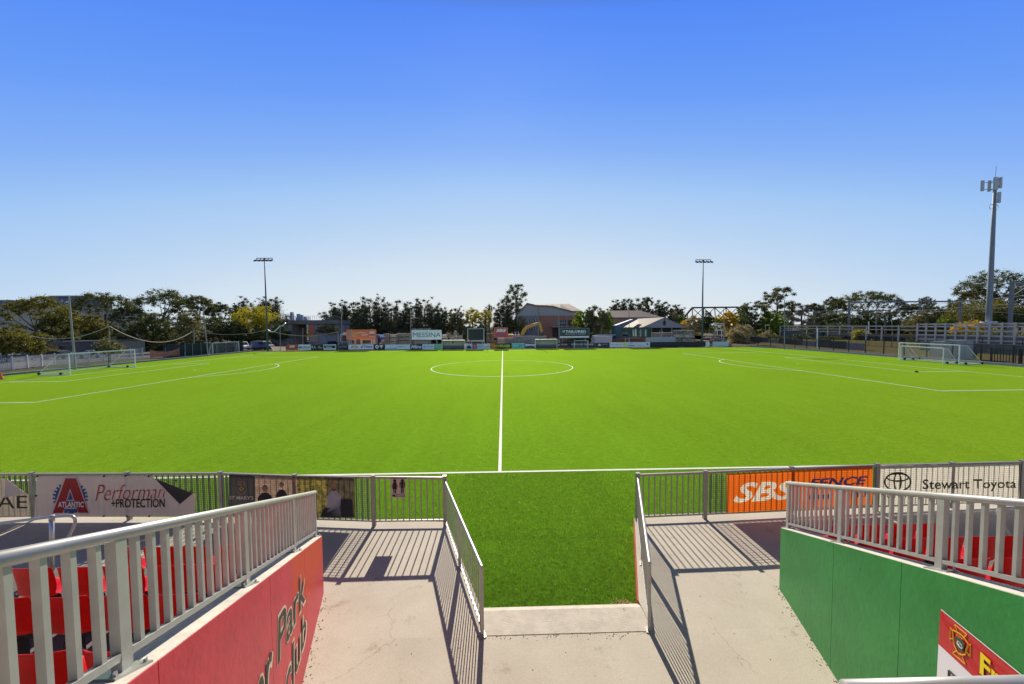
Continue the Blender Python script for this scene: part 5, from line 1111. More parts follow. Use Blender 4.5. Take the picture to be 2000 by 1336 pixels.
b = MB(); c = at(*z5_(1127,650),Ym-.06); b.disc(c, .5, (1,0,0),(0,0,1.6), 20); b.disc(at(*z5_(1132,604),Ym-.05), .22, (1,0,0),(0,0,1), 10); b.build('crest', mat('crest_dark', (.03,.03,.03), .7), t)
t = stand('annex_roof', 1225, 72, 'blue grey lean-to roof between the brick building and the marquee', 'building')
b = MB(); b.prism([at(*z5_(*p),72) for p in ((455,680),(690,595),(765,592),(560,700),(540,760),(455,760))], (0,3,0)); b.build('roof', mat('blue_roof', (.12,.16,.22), .6), t)
# teal tank
t = stand('water_tank', 1206, 50, 'dark teal water tank left of the team photo billboard', 'tank'); p, q = at(1198.4,640,50), at(1214,640,50); zt = at(1206,635.5,50).z; r_ = (q.x-p.x)/2; c = (p.x+q.x)/2; tk = mat('teal_tank', (.03,.11,.12), .5, var=.1)
b = MB(); b.tube([(c,50+r_,0),(c,50+r_,zt-.25)], r_, 24); b.build('tank', tk, t); b = MB(); b.tube([(c,50+r_,zt-.249),(c,50+r_,zt)], r_*1.02, 24, r2=r_*.6); b.build('lid', tk, t)
b = MB()
for k in range(5): z = .5+k*zt/5.5; b.tube([(c,50+r_,z),(c,50+r_,z+.1)], r_+.06, 24)
b.build('hoops', tk, t)
# white skip, brick base wall, white hoardings
t = stand('skip_bin', 1178, 44, 'white box shaped skip under the trees right of the security billboard', 'skip'); p, q = at(1162,668,44), at(1195,668,44)
b = MB(); zt = at(1178,657,44).z; b.prism([(p.x,44,.2),(q.x,44,.2),(q.x+.05,44,zt),(p.x-.05,44,zt)], (0,2.4,0)); b.build('body', mat('skip_white', (.50,.49,.52), .6, var=.12, scale=2), t)
b = MB(); b.bb(p.x-.12,q.x+.12,43.9,46.5,zt+.002,zt+.14); b.build('rim', white_metal, t)
b = MB()
for i in range(7): x = p.x+(q.x-p.x)*(i+.5)/7; b.bb(x-.05,x+.05,43.92,43.998,.25,zt-.05)
b.build('ribs', mat('skip_rib', (.40,.39,.42), .6), t)
t = stand('pipe_bundle', 1182, 48, 'bundle of pale pipes lying above the white skip', 'pipes'); b = MB(); p, q = at(1162,655,48), at(1198,655,48)
for i in range(6): b.tube([(p.x+rs.random(),48+i*.3,p.z-.3+rs.random()*.5),(q.x+rs.random(),48+i*.3,p.z-.4+rs.random()*.5)], .11, 8)
b.build('pipes', scaf_l, t); b = MB(); b.bb(p.x+1,p.x+1.2,48,49.5,0,p.z-.2); b.bb(q.x-1,q.x-.8,48,49.5,0,p.z-.2); b.build('trestle', dark_metal, t)
t = stand('person', 1156, 43, 'person in pale work clothes standing right of the security billboard', 'person')
c = at(1156.5,668,43); zt = at(1156,656,43).z
rsn = 1.75/1.75; zb_p = zt-1.75
bb_ = MB(); X0 = c.x
# body: one skinned figure
def skin_person(t, x, y, z0, h, m, joints):
    me = bpy.data.meshes.new('body'); V = [(x+a*h, y+bq*h, z0+cq*h) for a, bq, cq, r_ in joints['v']]; me.from_pydata(V, joints['e'], []); o = bpy.data.objects.new('body', me); COL.objects.link(o); o.parent = t
    for v in me.vertices: v.co = v.co-Vector(WL(t))
    sk = o.modifiers.new('skin','SKIN'); 
    if not me.skin_vertices: 
        bpy.context.view_layer.objects.active = o
    lay = me.skin_vertices[0].data if me.skin_vertices else None
    if lay:
        for i, (_,_,_,r_) in enumerate(joints['v']): lay[i].radius = (r_*h, r_*h)
        lay[0].use_root = True
    ss = o.modifiers.new('sub','SUBSURF'); ss.levels = 1; ss.render_levels = 2; me.materials.append(m); return o
J = dict(v=[(0,0,.52,.075),(0,0,.65,.07),(0,0,.78,.085),(0,0,.84,.035),(0,0,.88,.045),(0,0,.94,.055),(0,0,.985,.04),(.11,0,.80,.035),(.13,.02,.64,.026),(.12,-.05,.50,.02),(.12,-.06,.45,.02),(-.11,0,.80,.035),(-.14,.0,.64,.026),(-.15,-.04,.50,.02),(-.15,-.05,.45,.02),(.05,0,.48,.055),(.06,-.01,.27,.04),(.07,.01,.05,.028),(.07,-.07,.015,.024),(-.05,0,.48,.055),(-.06,-.03,.27,.04),(-.08,0,.05,.028),(-.08,-.08,.015,.024)],
  e=[(0,1),(1,2),(2,3),(3,4),(4,5),(5,6),(2,7),(7,8),(8,9),(9,10),(2,11),(11,12),(12,13),(13,14),(0,15),(15,16),(16,17),(17,18),(0,19),(19,20),(20,21),(21,22)])
skin_person(t, c.x, 43, .9, 1.78, mat('work_clothes', (.36,.36,.40), .8, var=.3, scale=4), J)
b = MB(); b.bb(c.x-.9,c.x+.9,42.6,43.6,.0,.9); b.build('concrete_plinth', blk, None, label='low concrete plinth under the standing person', cat='block')
t = stand('brick_base', 1230, 44, 'low dark brick base wall under the team photo billboard', 'wall'); grp_box(t,'wall',1196,1262,661,680,44,.5,mat('dark_brick', (.13,.06,.045), .9, var=.25, scale=4),0)
t = stand('hoarding', 1290, 42, 'white metal hoarding panels in front of the marquee', 'fence')
for i in range(4): a = 1262.5+i*14.2; grp_box(t,'panel',a,a+14,657.5,682,42,.08,mat('hoarding_white', (.42,.45,.45), .6, var=.08),0)
# gate frame on the right
t = stand('gate_frame', 1405, 46, 'grey metal gate frame with ladder right of the floodlight mast', 'frame')
for u in (1395.5,1413): grp_box(t,'post',u,u+1.8,630.5,682,46,.2,grey_metal,0)
for v in (631.5,634.5,644): grp_box(t,'beam',1395.6,1414.6,v,v+1.4,45.95,.1,white_metal)
grp_box(t,'post',1400,1401,645,682,45.6,.1,white_metal,0); grp_box(t,'post',1408.5,1409.5,645,682,45.6,.1,white_metal,0); grp_box(t,'panel',1402,1408,636,640,45.7,.1,galv_tube)
heap(1400,682,3.8,3.0,44,260,'brown yard clutter heap below the gate frame',mat('rubble_brown', (.30,.24,.19), .95, var=.4, scale=3),8)
# low yard fence strip behind boards (dark gaps)
t = stand('yard_fence', 990, 41.0, 'dark low mesh screen along the yard behind the advertising boards', 'fence')
dm = mat('yard_screen', (.05,.06,.06), .9, var=.4, scale=.8)
for a, c in ((600,690),(700,800),(805,860),(1048,1160)): grp_box(t,'screen',a,c,672.5,682.5,41.6,.06,dm,0)
# ---- iron truss bridge
Yt = 150; t = stand('truss_bridge', 1400, Yt, 'dark iron truss railway bridge above the yellow trees', 'bridge'); ir = mat('iron_dark', (.05,.055,.06), .8, 0, var=.15)
def tb_(u0,v0,u1,v1,dy=0,wd=.5): b.bar(at(u0,v0,Yt+dy),at(u1,v1,Yt+dy),wd,wd)
for dy in (0,6):
    b = MB(); tb_(1334,622,1352,601,dy,.9); tb_(1352,601,1440,600,dy,.8); tb_(1440,600,1458,624,dy,.8); tb_(1330,622,1462,624,dy,.8); b.build('chord', ir, t)
    b = MB()
    for k in range(4):
        u = 1352+k*22; tb_(u,601,u+1,622,dy,.35); tb_(u,601,u+22,622,dy,.3); tb_(u+22,601,u,622,dy,.3)
    tb_(1343,611,1343,622,dy,.3); b.build('lattice', ir, t)
for u in (1332,1460): b = MB(); p = at(u,625,Yt); b.bb(p.x-2,p.x+2,Yt-1,Yt+8,0,p.z-.4); b.build('pier', con_d, t)
# ---- right hand boundary fence: black posts, wire mesh
t = thing('boundary_fence', (62.4,10,0), 'black post and wire mesh fence along the right side of the pitch', 'fence')
fl = [(62.4,-8.0),(62.4,30.8),(59.6,39.0)]
def along(fl, sp):
    for (a, c) in zip(fl[:-1], fl[1:]):
        A, B = Vector((*a,0)), Vector((*c,0)); n = max(1, round((B-A).length/sp))
        for k in range(n): yield A+(B-A)*k/n
H2 = 2.5
for p in along(fl, 2.95): b = MB(); b.bb(p.x-.055,p.x+.055,p.y-.055,p.y+.055,.3,H2); b.build('post', black_metal, t)
b = MB()
for a, c in zip(fl[:-1], fl[1:]):
    for z in (.36,H2-.04): b.bar((*a,z),(*c,z),.05,.05)
b.build('rails', black_metal, t)
b = MB()
for a, c in zip(fl[:-1], fl[1:]):
    A, B = Vector((*a,0)), Vector((*c,0)); n = int((B-A).length/.20)
    for k in range(n): q = A+(B-A)*k/n; b.bar(q+Vector((0,0,.38)), q+Vector((0,0,H2-.06)), .009,.009)
    for k in range(10): b.bar(A+Vector((0,0,.45+k*.2)), B+Vector((0,0,.45+k*.2)), .009,.009)
b.build('wire_mesh', dark_metal, t)
# black palisade at the right edge
t = palisade([(63.0,-26),(63.0,-2.6)], 2.1, 'black pointed palisade fence at the right edge behind the large goal', .27, .07, black_metal, posts=2.7)
# second fence line behind
t = thing('mesh_fence', (72,10,0), 'thin grey wire fence at the foot of the bank on the right', 'fence')
for k in range(16): y = -20+k*4.2; b = MB(); b.tube([(72.5,y,.8),(72.5,y,3.1)], .05, 6); b.build('post', black_metal, t)
b = MB()
for z in (1.0,1.6,2.2,2.9): b.bar((72.5,-20,z),(72.5,43,z),.02,.02)
for k in range(250): y = -20+k*.25; b.bar((72.5,y,1.0),(72.5,y,2.9),.008,.008)
b.build('wire_mesh', dark_metal, t)
# concrete slatted barrier of the railway
t = thing('concrete_barrier', (84,10,1.8), 'pale concrete post and plank barrier along the railway on the right', 'wall')
slat = mat('barrier_concrete', (.5,.48,.44), .85, var=.15, scale=3)
XB = 81.5
for k in range(27):
    y = -17.6+k*1.5; b = MB(); b.bb(XB-.10,XB+.10,y-.09,y+.09,1.4,5.35); b.build('post', slat, t)
b = MB()
for z in (2.3,3.1,3.9,4.7,5.15): b.bb(XB+.15,XB+.25,-18,21.3,z-.13,z+.13)
b.build('planks', slat, t)
b = MB()
for z in (2.1,2.7): b.bb(XB+.35,XB+.5,-18,21.3,z-.3,z+.3)
b.build('backing', mat('barrier_dark', (.16,.16,.15), .9, var=.2), t)
t = thing('parapet', (84,40,1.8), 'low grey parapet continuing from the concrete barrier towards the bridge', 'wall')
b = MB(); b.bar((82.0,21.8,4.75),(86,62,4.9),.15,.28); b.bar((82.0,21.8,4.0),(86,62,4.2),.12,.2); b.build('rails', mat('parapet_grey', (.2,.2,.2), .85, var=.2), t)
for k in range(12): q = Vector((82,21.8,0)).lerp(Vector((86,62,0)),k/11); b = MB(); b.bb(q.x-.1,q.x+.1,q.y-.1,q.y+.1,1.4,4.9); b.build('post', slat, t)
b = MB(); b.bar((82.6,21.8,2.3),(86.6,62,2.4),.15,1.5); b.build('base_wall', mat('dark_base_wall', (.035,.038,.04), .9, var=.3, scale=.5), t)
# railway overhead gantries
steel = mat('gantry_steel', (.16,.175,.19), .7, 0, var=.1)
def zr8(x, y): return (1640+x/5.139, 500+y/5.139)
def gantry(u0, vb0, vt0, Y0, u1, vt1, Y1, label, drops=(), wd=.36):
    a0, a1 = at(u0,vb0,Y0), at(u0,vt0,Y0); c1 = at(u1,vt1,Y1); t = thing('rail_gantry', (a1.x,Y0,1.6), label, 'gantry')
    b = MB(); b.bar((a1.x,Y0,1.5),(a1.x,Y0,a1.z),wd,wd); b.build('mast', steel, t); b = MB(); b.bar((c1.x,Y1,1.5),(c1.x,Y1,c1.z),wd,wd); b.build('mast', steel, t)
    A, B = Vector((a1.x,Y0,a1.z-.5)), Vector((c1.x,Y1,c1.z-.5)); b = MB(); b.bar(A+(B-A).normalized()*.3,B-(B-A).normalized()*.3,.35,.4); 
    b.bar(A+Vector((0,0,-2.2))+(B-A).normalized()*.25, A+(B-A).normalized()*2.6+Vector((0,0,-.2)), .12,.12); b.build('beam', steel, t)
    for s in drops:
        q = A.lerp(B,s); b = MB(); b.bar(q+Vector((0,0,-.2)), q+Vector((0,0,-3.0)), .28,.28); b.bar(q+Vector((-1.5,0,-2.6)), q+Vector((.2,0,-2.4)), .07,.07); b.build('drop_arm', steel, t)
gantry(*zr8(97,0)[:1], 645, zr8(0,448)[1], 55, zr8(1217,0)[0], zr8(0,437)[1], 52, 'wide grey rail gantry spanning behind the cell tower pole', (.45,.64,.99))
gantry(1547, 642, 606, 95, 1738, 604, 88, 'lower far rail gantry behind the bare tree', (.3,.6))
gantry(1977, 642, 549, 18, 2180, 545, 14, 'thick grey gantry mast near the right edge with slanting white braces', (.3,), .42)
p = at(1690,664,40); pole(1712,641,1712,606,70,'slim grey signal mast behind the parapet at right',.16,m=steel,z0=1.6)
pole(1697,642,1697,628,60,'short white capped post on the parapet at right',.14,m=white_metal,z0=1.6)
pole(1743,690,1742,626,26,'thin pale pole leaning beside the dirt path at right',.06,m=pole_m)
pole(1803.5,640,1803.5,598,75,'lattice signal mast left of the gantry drop arms',.35,m=mat('lattice_grey', (.18,.20,.23), .6),z0=1.6)
pole(1730.5,640,1728,618,62,'dark twin signal post above the parapet',.3,m=dark_metal,z0=1.6)
# overhead wires
b = MB()
wires = []
for (u0,v0,Y0,u1,v1,Y1) in ((1550,626,90,1660,606,55),(1550,636,90,1660,616,55),(1660,606,55,1890,588,30),(1660,616,55,1890,604,30),(1890,588,30,2100,560,10),(1890,604,30,2100,585,10),(1545,620,90,1700,600,55),(1700,600,55,2050,572,14),(1664,612,55,1930,596,24),(1930,596,24,2100,578,10),(1550,648,60,1700,646,44),(1550,658,60,1720,655,40),(1668,600,52,1960,610,20),(1960,610,20,2080,612,12)):
    P = sag(at(u0,v0,Y0), at(u1,v1,Y1), .35, 8); wi = MB(); wi.tube(P, .024, 5)
    wires.append(wi)
names = ['upper left wire running towards the far gantry','second wire running towards the far gantry','catenary wire left of the cell tower, upper one','contact wire left of the cell tower, lower one','catenary wire right of the cell tower, upper one','contact wire right of the cell tower, lower one','feeder wire from the far gantry','feeder wire passing high behind the cell tower','short wire from gantry brace to the cell tower','short wire between cell tower and right edge','low wire above the right boundary fence','lowest wire above the right boundary fence','crossing wire below the gantry beam','crossing wire running to the thick right mast']
for wi, l in zip(wires, names): wi.build('overhead_wire', mat('wire_grey', (.22,.22,.22), .8, 0), label='thin '+l, cat='wire')
# equipment behind fence (cabinets)
for i, (u0,u1,vt,vb,Y,c,l) in enumerate(((1535,1565,646,672,48,(60,68,78),'grey blue steel trailer deck behind the right fence'),(1600,1640,648,672,46,(66,74,84),'grey site container beneath the bare tree'),(1646,1660,652,664,44,(215,90,45),'small orange sign panel on the fence at right'),(1838,1868,668,692,8,(130,130,125),'pale concrete box behind the right goal'),(1868,1900,666,700,4,(120,122,122),'tall grey utility cabinet right of the goal'))):
    t = stand('utility_box', (u0+u1)/2, Y, l, 'box'); grp_box(t,'body',u0,u1,vt,vb,Y,1.5,colmat(c),0 if i != 2 else None); 
    if i != 2: grp_box(t,'lid',u0-.6,u1+.6,vt-1,vt-.1,Y-.1,1.7,grey_metal); grp_box(t,'door',(u0+u1)/2-.2,(u0+u1)/2+.2,vt+1.5,vb-2,Y-.03,.02,dark_metal)
# street lamp right
t = stand('street_lamp', 1495, 48, 'small street lamp with flat head beyond the right fence', 'street lamp')
p, q = at(1494.5,676,48), at(1494.5,635.5,48); b = MB(); b.tube([(p.x,48,0),(p.x,48,q.z)], .07, 8); b.build('pole', pole_m, t); b = MB(); b.bb(p.x-.1,p.x+1.0,47.85,48.15,q.z,q.z+.14); b.build('lamp_head', white_metal, t)
# ---- cell tower
Yc = 15.5; pb_, pt_ = at(1929,668,Yc), at(1945,372,Yc)
t = thing('cell_tower', (pb_.x,Yc,1.6), 'tall grey mobile phone mast with panel antennas at right', 'tower'); xc = pb_.x
b = MB(); zt = at(1945,350,Yc).z; b.tube([(xc,Yc,1.4),(xc,Yc,zt*.4),(xc,Yc,zt*.72),(xc,Yc,zt)], .43, 16, r2=.21); b.build('pole', mat('mast_paint', (.21,.24,.27), .6, 0, var=.05, scale=.8), t, smooth=True)
b = MB(); z = at(1929,630,Yc).z; b.tube([(xc,Yc,z),(xc,Yc,z+.18)], 1.0, 16); b.build('collar', white_metal, t); b = MB(); b.box((xc,Yc,1.9),(2.2,2.2,1.4)); b.build('base_block', slat, t)
b = MB(); b.tube([(xc,Yc,zt),(xc+.05,Yc,zt+2.3)], .03, 6); b.build('lightning_rod', grey_metal, t)
zz8 = lambda x, y: (1680+x/3.0375, 300+y/3.0375)
pan = mat('antenna_panel', (.42,.44,.45), .5, var=.05)
for (x, y0, y1, dy, wd) in ((727,160,222,-.3,.42),(768,160,225,.6,.38),(806,140,215,-.9,.62),(835,140,205,.3,.34),(826,228,292,-.5,.42),(818,150,205,.8,.3)):
    p, q = at(*zz8(x,y0),Yc+dy), at(*zz8(x,y1),Yc+dy); b = MB(); b.bb(p.x-wd/2,p.x+wd/2,Yc+dy-.12,Yc+dy+.12,q.z,p.z); pa = b.build('antenna', pan, t)
    b = MB(); zc_ = (p.z+q.z)/2
    for z in (q.z+.3,p.z-.3): b.bar((xc,Yc,z),(p.x,Yc+dy*.8,z),.07,.07)
    b.build('bracket', grey_metal, t)
b = MB()
for k in range(40): z = 8+k*(zt-10)/40; s = -.5-.0; b.bar((xc+.43-(.22*z/zt),Yc,z),(xc+.43-(.22*z/zt)+.28,Yc,z+.02),.03,.03)
b.build('climbing_pegs', grey_metal, t)
b = MB()
for (a0, a1, x, y) in ((0,1,778,315),(0,1,808,318)):
    c = at(*zz8(x,y),Yc); b.tube([c+Vector((.35*math.cos(a),0,.45*math.sin(a))) for a in [i*math.pi/8 for i in range(-8,9)]], .03, 5)
b.build('cable_loops', dark_metal, t)

wt_ = thing('retaining_wall', (70.5,34,0), 'dark low retaining wall with grey panels at the back of the dirt path', 'wall')
for i in range(10):
    y = 21+i*3.6; b = MB(); b.bb(70.4,70.6,y,y+3.5,-.05,1.5+.25*(i%3)); b.build('panel', mat('dark_wall_panel', (.045,.045,.042), .9, var=.4, scale=.7) if i%3 else mat('grey_wall_panel', (.14,.15,.16), .85, var=.2), wt_)
wt_ = thing('retaining_wall', (71,2,0), 'pale block retaining wall behind the goals at right', 'wall')
for i in range(9):
    y = -16+i*3.2; b = MB(); b.bb(71.9,72.2,y,y+3.15,-.05,2.2); b.build('panel', mat('mid_wall_panel', (.13,.13,.12), .85, var=.3, scale=.8), wt_)
# ================================================================ TREES
def leafmat(name, c1, c2, trans=.35):
    m = bpy.data.materials.new(name); m.use_nodes = True; nd = m.node_tree.nodes; L = m.node_tree.links; nd.remove(nd['Principled BSDF'])
    t = nd.new('ShaderNodeTexCoord'); no = nd.new('ShaderNodeTexNoise'); no.inputs['Scale'].default_value = .55; no.inputs['Detail'].default_value = 4; no.inputs['Roughness'].default_value = .7; L.new(t.outputs['Object'], no.inputs['Vector'])
    r = nd.new('ShaderNodeValToRGB'); r.color_ramp.elements[0].position = .38; r.color_ramp.elements[0].color = (*c1,1); r.color_ramp.elements[1].position = .62; r.color_ramp.elements[1].color = (*c2,1); L.new(no.outputs['Fac'], r.inputs[0])
    d = nd.new('ShaderNodeBsdfDiffuse'); tr = nd.new('ShaderNodeBsdfTranslucent'); L.new(r.outputs[0], d.inputs[0]); L.new(r.outputs[0], tr.inputs[0])
    g = nd.new('ShaderNodeBsdfGlossy'); g.inputs['Roughness'].default_value = .45; g.inputs[0].default_value = (.5,.5,.5,1)
    mx_ = nd.new('ShaderNodeMixShader'); mx_.inputs[0].default_value = trans; L.new(d.outputs[0], mx_.inputs[1]); L.new(tr.outputs[0], mx_.inputs[2])
    m3 = nd.new('ShaderNodeMixShader'); m3.inputs[0].default_value = .05; L.new(mx_.outputs[0], m3.inputs[1]); L.new(g.outputs[0], m3.inputs[2]); L.new(m3.outputs[0], nd['Material Output'].inputs[0]); return m
LM = dict(
 cas=leafmat('casuarina_leaf', (0.080,0.085,0.042), (0.140,0.145,0.070), .34),
 dark=leafmat('dark_leaf', (0.070,0.088,0.025), (0.150,0.170,0.045), .32),
 fig=leafmat('fig_leaf', (.075,.095,.026), (.17,.175,.05), .34),
 gold=leafmat('golden_leaf', (.095,.105,.020), (.26,.23,.035), .40),
 yel=leafmat('yellow_leaf', (0.297,0.297,0.020), (0.675,0.567,0.027), .45),
 orange=leafmat('orange_leaf', (0.540,0.338,0.014), (0.800,0.567,0.020), .45),
 olive=leafmat('olive_leaf', (0.135,0.135,0.047), (0.324,0.297,0.115), .35),
 green=leafmat('bright_leaf', (0.121,0.189,0.016), (0.324,0.432,0.034), .42),
 gum=leafmat('gum_leaf', (0.088,0.101,0.041), (0.209,0.216,0.088), .32),
 tan=leafmat('tan_leaf', (0.270,0.216,0.095), (0.567,0.486,0.243), .35),
 bare=leafmat('bare_twig', (0.176,0.135,0.115), (0.270,0.230,0.196), .05))
bark = mat('bark', (.10,.085,.07), .9, var=.3, scale=3); bark_p = mat('pale_bark', (.30,.27,.23), .85, var=.25, scale=3)
def leaf_cloud(name, cl, n, ls, m, parent, rg, aspect=1.0, flat=0.0):
    """cl: (N,4) clump centres + radii; n leaf faces in total"""
    cl = np.array(cl); wts = cl[:,3]**2; idx = rg.choice(len(cl), n, p=wts/wts.sum())
    d = rg.normal(size=(n,3)); d /= np.linalg.norm(d, axis=1)[:,None]; rr = np.abs(rg.normal(0,.62,n))[:,None]
    C = cl[idx,:3]+d*rr*cl[idx,3:4]*np.array([1,1,.72]); s = ls*rg.uniform(.6,1.35,n)[:,None]
    a = rg.normal(size=(n,3)); a[:,2] *= (1-flat); a /= np.linalg.norm(a,axis=1)[:,None]; bq = rg.normal(size=(n,3)); bq -= a*(a*bq).sum(1)[:,None]; bq /= np.linalg.norm(bq,axis=1)[:,None]
    a *= s*aspect; bq *= s/aspect
    V = np.stack([C-a*.5-bq*.35, C+a*.5-bq*.25, C+a*.15+bq*.6, C-a*.45+bq*.4],1)
    o0 = np.array(WL(parent)); V -= o0
    me = bpy.data.meshes.new(name); me.vertices.add(n*4); me.vertices.foreach_set('co', V.reshape(-1)); me.loops.add(n*4); me.loops.foreach_set('vertex_index', np.arange(n*4))
    me.polygons.add(n); me.polygons.foreach_set('loop_start', np.arange(0,n*4,4)); me.polygons.foreach_set('loop_total', np.full(n,4)); me.update(); me.materials.append(m)
    o = bpy.data.objects.new(name, me); COL.objects.link(o); o.parent = parent; return o
SEED = [100]
def tree(u, vt, w_px, Y, kind, leaf, label, vb=None, cat='tree', z0=None, dens=1.0, name=None, group=None):
    SEED[0] += 1; rg = np.random.default_rng(SEED[0])
    D = (at(u,640,Y)-CAM).dot(_fw); c = at(u, vt, Y); zb = 0.0 if z0 is None else z0; H = max(1.0, c.z-zb); Wd = w_px*D/FPX; x, y = c.x, Y; Rr = Wd/2
    bottom = zb+H*.12 if vb is None else max(zb+.1, at(u,vb,Y).z)
    nm = name or {'cas':'casuarina_tree','fig':'fig_tree','round':'broadleaf_tree','tall':'gum_tree','bush':'shrub','bare':'bare_tree'}[kind]
    t = thing(nm, (x,y,zb), label, cat, group); cl = []; px = 700/D*.512
    ls = max(.16, min(0.6, 1.05/px*.55)); Ch = H-(bottom-zb); zc = bottom+Ch/2
    if kind == 'cas':
        nl = max(1, int(round(Wd/3.0)))
        for i in range(nl):
            lx = x+(i-(nl-1)/2)*Wd/max(1,nl)*.95+rg.uniform(-.4,.4); lh = Ch*(1 if i == nl//2 else rg.uniform(.78,.98)); hw = Wd/nl*.78
            for k in range(26):
                f = (k+rg.random())/26; wv = hw*(1-.52*f**3)*(.55+.45*min(1,f*5)); cl.append((lx+rg.uniform(-1,1)*wv, y+rg.uniform(-1,1)*hw, bottom+f*lh-.3, rg.uniform(.40,.95)*min(1.15,hw*.5+.3)))
            for k in range(9): f = (k+.5)/10; cl.append((lx, y, bottom+f*lh*.93, hw*(1-.5*f**3)*.85))
        asp, fl, dn = 1.4, 0, 1.25
    elif kind == 'fig':
        for k in range(int(210*max(.6,Wd/12))):
            a = rg.uniform(0,2*np.pi); r_ = rg.random()**.5; f = rg.random()
            top = np.sqrt(max(0,1-(r_*.93)**2)); z = bottom+Ch*(.30+.70*top*(.72+.28*rg.random()) if f < .72 else rg.uniform(.1,.6)*top)
            cl.append((x+np.cos(a)*r_*Rr*.92, y+np.sin(a)*r_*Rr*.7, z-.4, rg.uniform(.4,1.0)*(Rr/7)**.5))
        asp, fl, dn = 1.1, .3, .8
    elif kind == 'tall':
        for k in range(90):
            f = rg.random(); a = rg.uniform(0,2*np.pi); wv = Rr*(.35+.9*np.sin(np.pi*min(1,(.12+.8*f)))**.8)*.85; r_ = rg.random()**.6; cl.append((x+np.cos(a)*r_*wv, y+np.sin(a)*r_*wv, bottom+Ch*(.04+.93*f)-.3, rg.uniform(.5,1.0)*(Rr/4)**.5))
        cl.append((x, y, bottom+Ch-.7, .8)); asp, fl, dn = 1.2, .2, .75
    elif kind == 'bare':
        for k in range(30):
            a = rg.uniform(0,2*np.pi); r_ = rg.random()**.6; f = rg.random(); cl.append((x+np.cos(a)*r_*Rr*.9, y+np.sin(a)*r_*Rr*.7, bottom+Ch*f*.85, .8))
        asp, fl, dn = 3.4, 0, .26
    else:
        nk = int((150 if kind == 'round' else 110)*max(.7, Wd/8))
        for k in range(nk):
            d = rg.normal(size=3); d /= np.linalg.norm(d); rr = rg.random()**.38; zz = zc+d[2]*rr*Ch*.44
            if kind == 'bush': zz = bottom+abs(d[2])*rr*Ch*.85
            cl.append((x+d[0]*rr*Rr*.86, y+d[1]*rr*Rr*.8, zz, rg.uniform(.3,.8)*max(.5,(Rr/4)**.6)))
        asp, fl, dn = 1.0, .1, 1.0
    cl = np.array(cl)
    cl[:,2] = np.minimum(cl[:,2], zb+H-cl[:,3]*.6)
    area = Wd*Ch; n = int(min(26000, max(500, area/(ls*ls)*8.5*dn*dens)))
    leaf_cloud('crown', cl, n, ls, LM[leaf], t, rg, asp, fl)
    # trunk and limbs
    b = MB(); r0 = max(.10, min(.5, H*.022)); bm_ = bark_p if kind in ('tall',) else bark
    th = (bottom-zb)+Ch*(.75 if kind in ('cas','tall','bare') else .45)
    b.tube([(x,y,zb-.1),(x+rg.uniform(-.2,.2),y,zb+th*.5),(x+rg.uniform(-.4,.4),y,zb+th)], r0, 7, r2=r0*.4)
    nlimb = 6 if kind in ('fig','bare','tall','round') else 3
    order = rg.choice(len(cl), min(nlimb+(8 if kind == 'bare' else 3), len(cl)), replace=False)
    for j in order:
        q = cl[j,:3]; zs0 = min(q[2]-.3, zb+th*rg.uniform(.35,.9)); 
        if zs0 < zb+.3: zs0 = zb+.3
        b.tube([(x,y,zs0),((x+q[0])/2,(y+q[1])/2,(zs0+q[2])/2-.2*H*.05),tuple(q)], r0*.45, 5, r2=r0*.12)
    b.build('trunk', bm_, t)
    return t
# ---- left
tree(66,574,132,28,'fig','gold','large golden olive tree at the left edge in front of the beige warehouse',vb=668,dens=1.9)
tree(8,636,96,16,'round','gold','low bushy golden tree hanging over the white fence at the left edge',vb=694,dens=1.3)
tree(118,603,70,33,'round','gold','dull golden tree right of the large left edge tree',vb=662)
tree(58,640,80,20,'bush','gold','yellow green bush low in front of the long shed',vb=690)
tree(200,568,120,48,'fig','fig','broad dark fig tree with brown tops behind the leaning pole',vb=650,dens=1.2)
tree(176,612,70,38,'round','gold','small golden brown tree right of the leaning pole',vb=668)
tree(252,592,62,52,'fig','dark','dark fig tree between the two broadest left crowns',vb=655)
tree(318,562,118,60,'fig','fig','tallest wide fig tree at left with sky showing through its crown',vb=650,dens=1.0)
tree(296,606,74,46,'round','dark','dark round tree under the tallest wide fig',vb=672,dens=1.2)
tree(366,600,60,42,'round','olive','pale leaved tree catching light at the end of the left fig row',vb=672,dens=1.2)
tree(382,572,86,66,'fig','fig','dark fig tree behind the leaning pole beside the spare goal',vb=645)
tree(428,588,56,70,'fig','gum','flat topped tree left of the bright yellow tree',vb=640)
tree(415,616,80,56,'round','dark','dark brown green tree mass left of the yellow tree',vb=676,dens=1.2)
tree(455,622,60,58,'round','dark','dark low tree beneath the left side of the yellow tree',vb=676)
tree(130,632,110,40,'bush','dark','long dark shrub mass under the left trees',vb=684,dens=1.2)
tree(235,636,120,44,'bush','dark','dark undergrowth behind the short net post',vb=684,dens=1.2)
tree(330,640,130,50,'bush','dark','dark undergrowth behind the orange barrier',vb=684,dens=1.2)
tree(210,656,52,10,'bush','olive','grey green bush beneath the short net post',vb=690,dens=1.2)
tree(498,592,92,66,'round','yel','bright yellow green tree left of the floodlight mast',vb=650,dens=1.2)
tree(528,618,48,72,'round','olive','thin brownish tree right of the floodlight mast',vb=650)
tree(500,634,90,62,'bush','dark','dark shrub under the bright yellow tree',vb=680,dens=1.2)
tree(467,578,32,92,'cas','cas','dark casuarina top left of the yellow tree',vb=640)
tree(503,579,30,92,'cas','cas','dark casuarina showing above the yellow tree',vb=640)
tree(531,578,34,92,'cas','cas','dark casuarina right of the floodlight mast',vb=640)
tree(559,611,20,60,'bare','bare','small bare tree at the left end of the underpass deck',vb=630,z0=5.0)
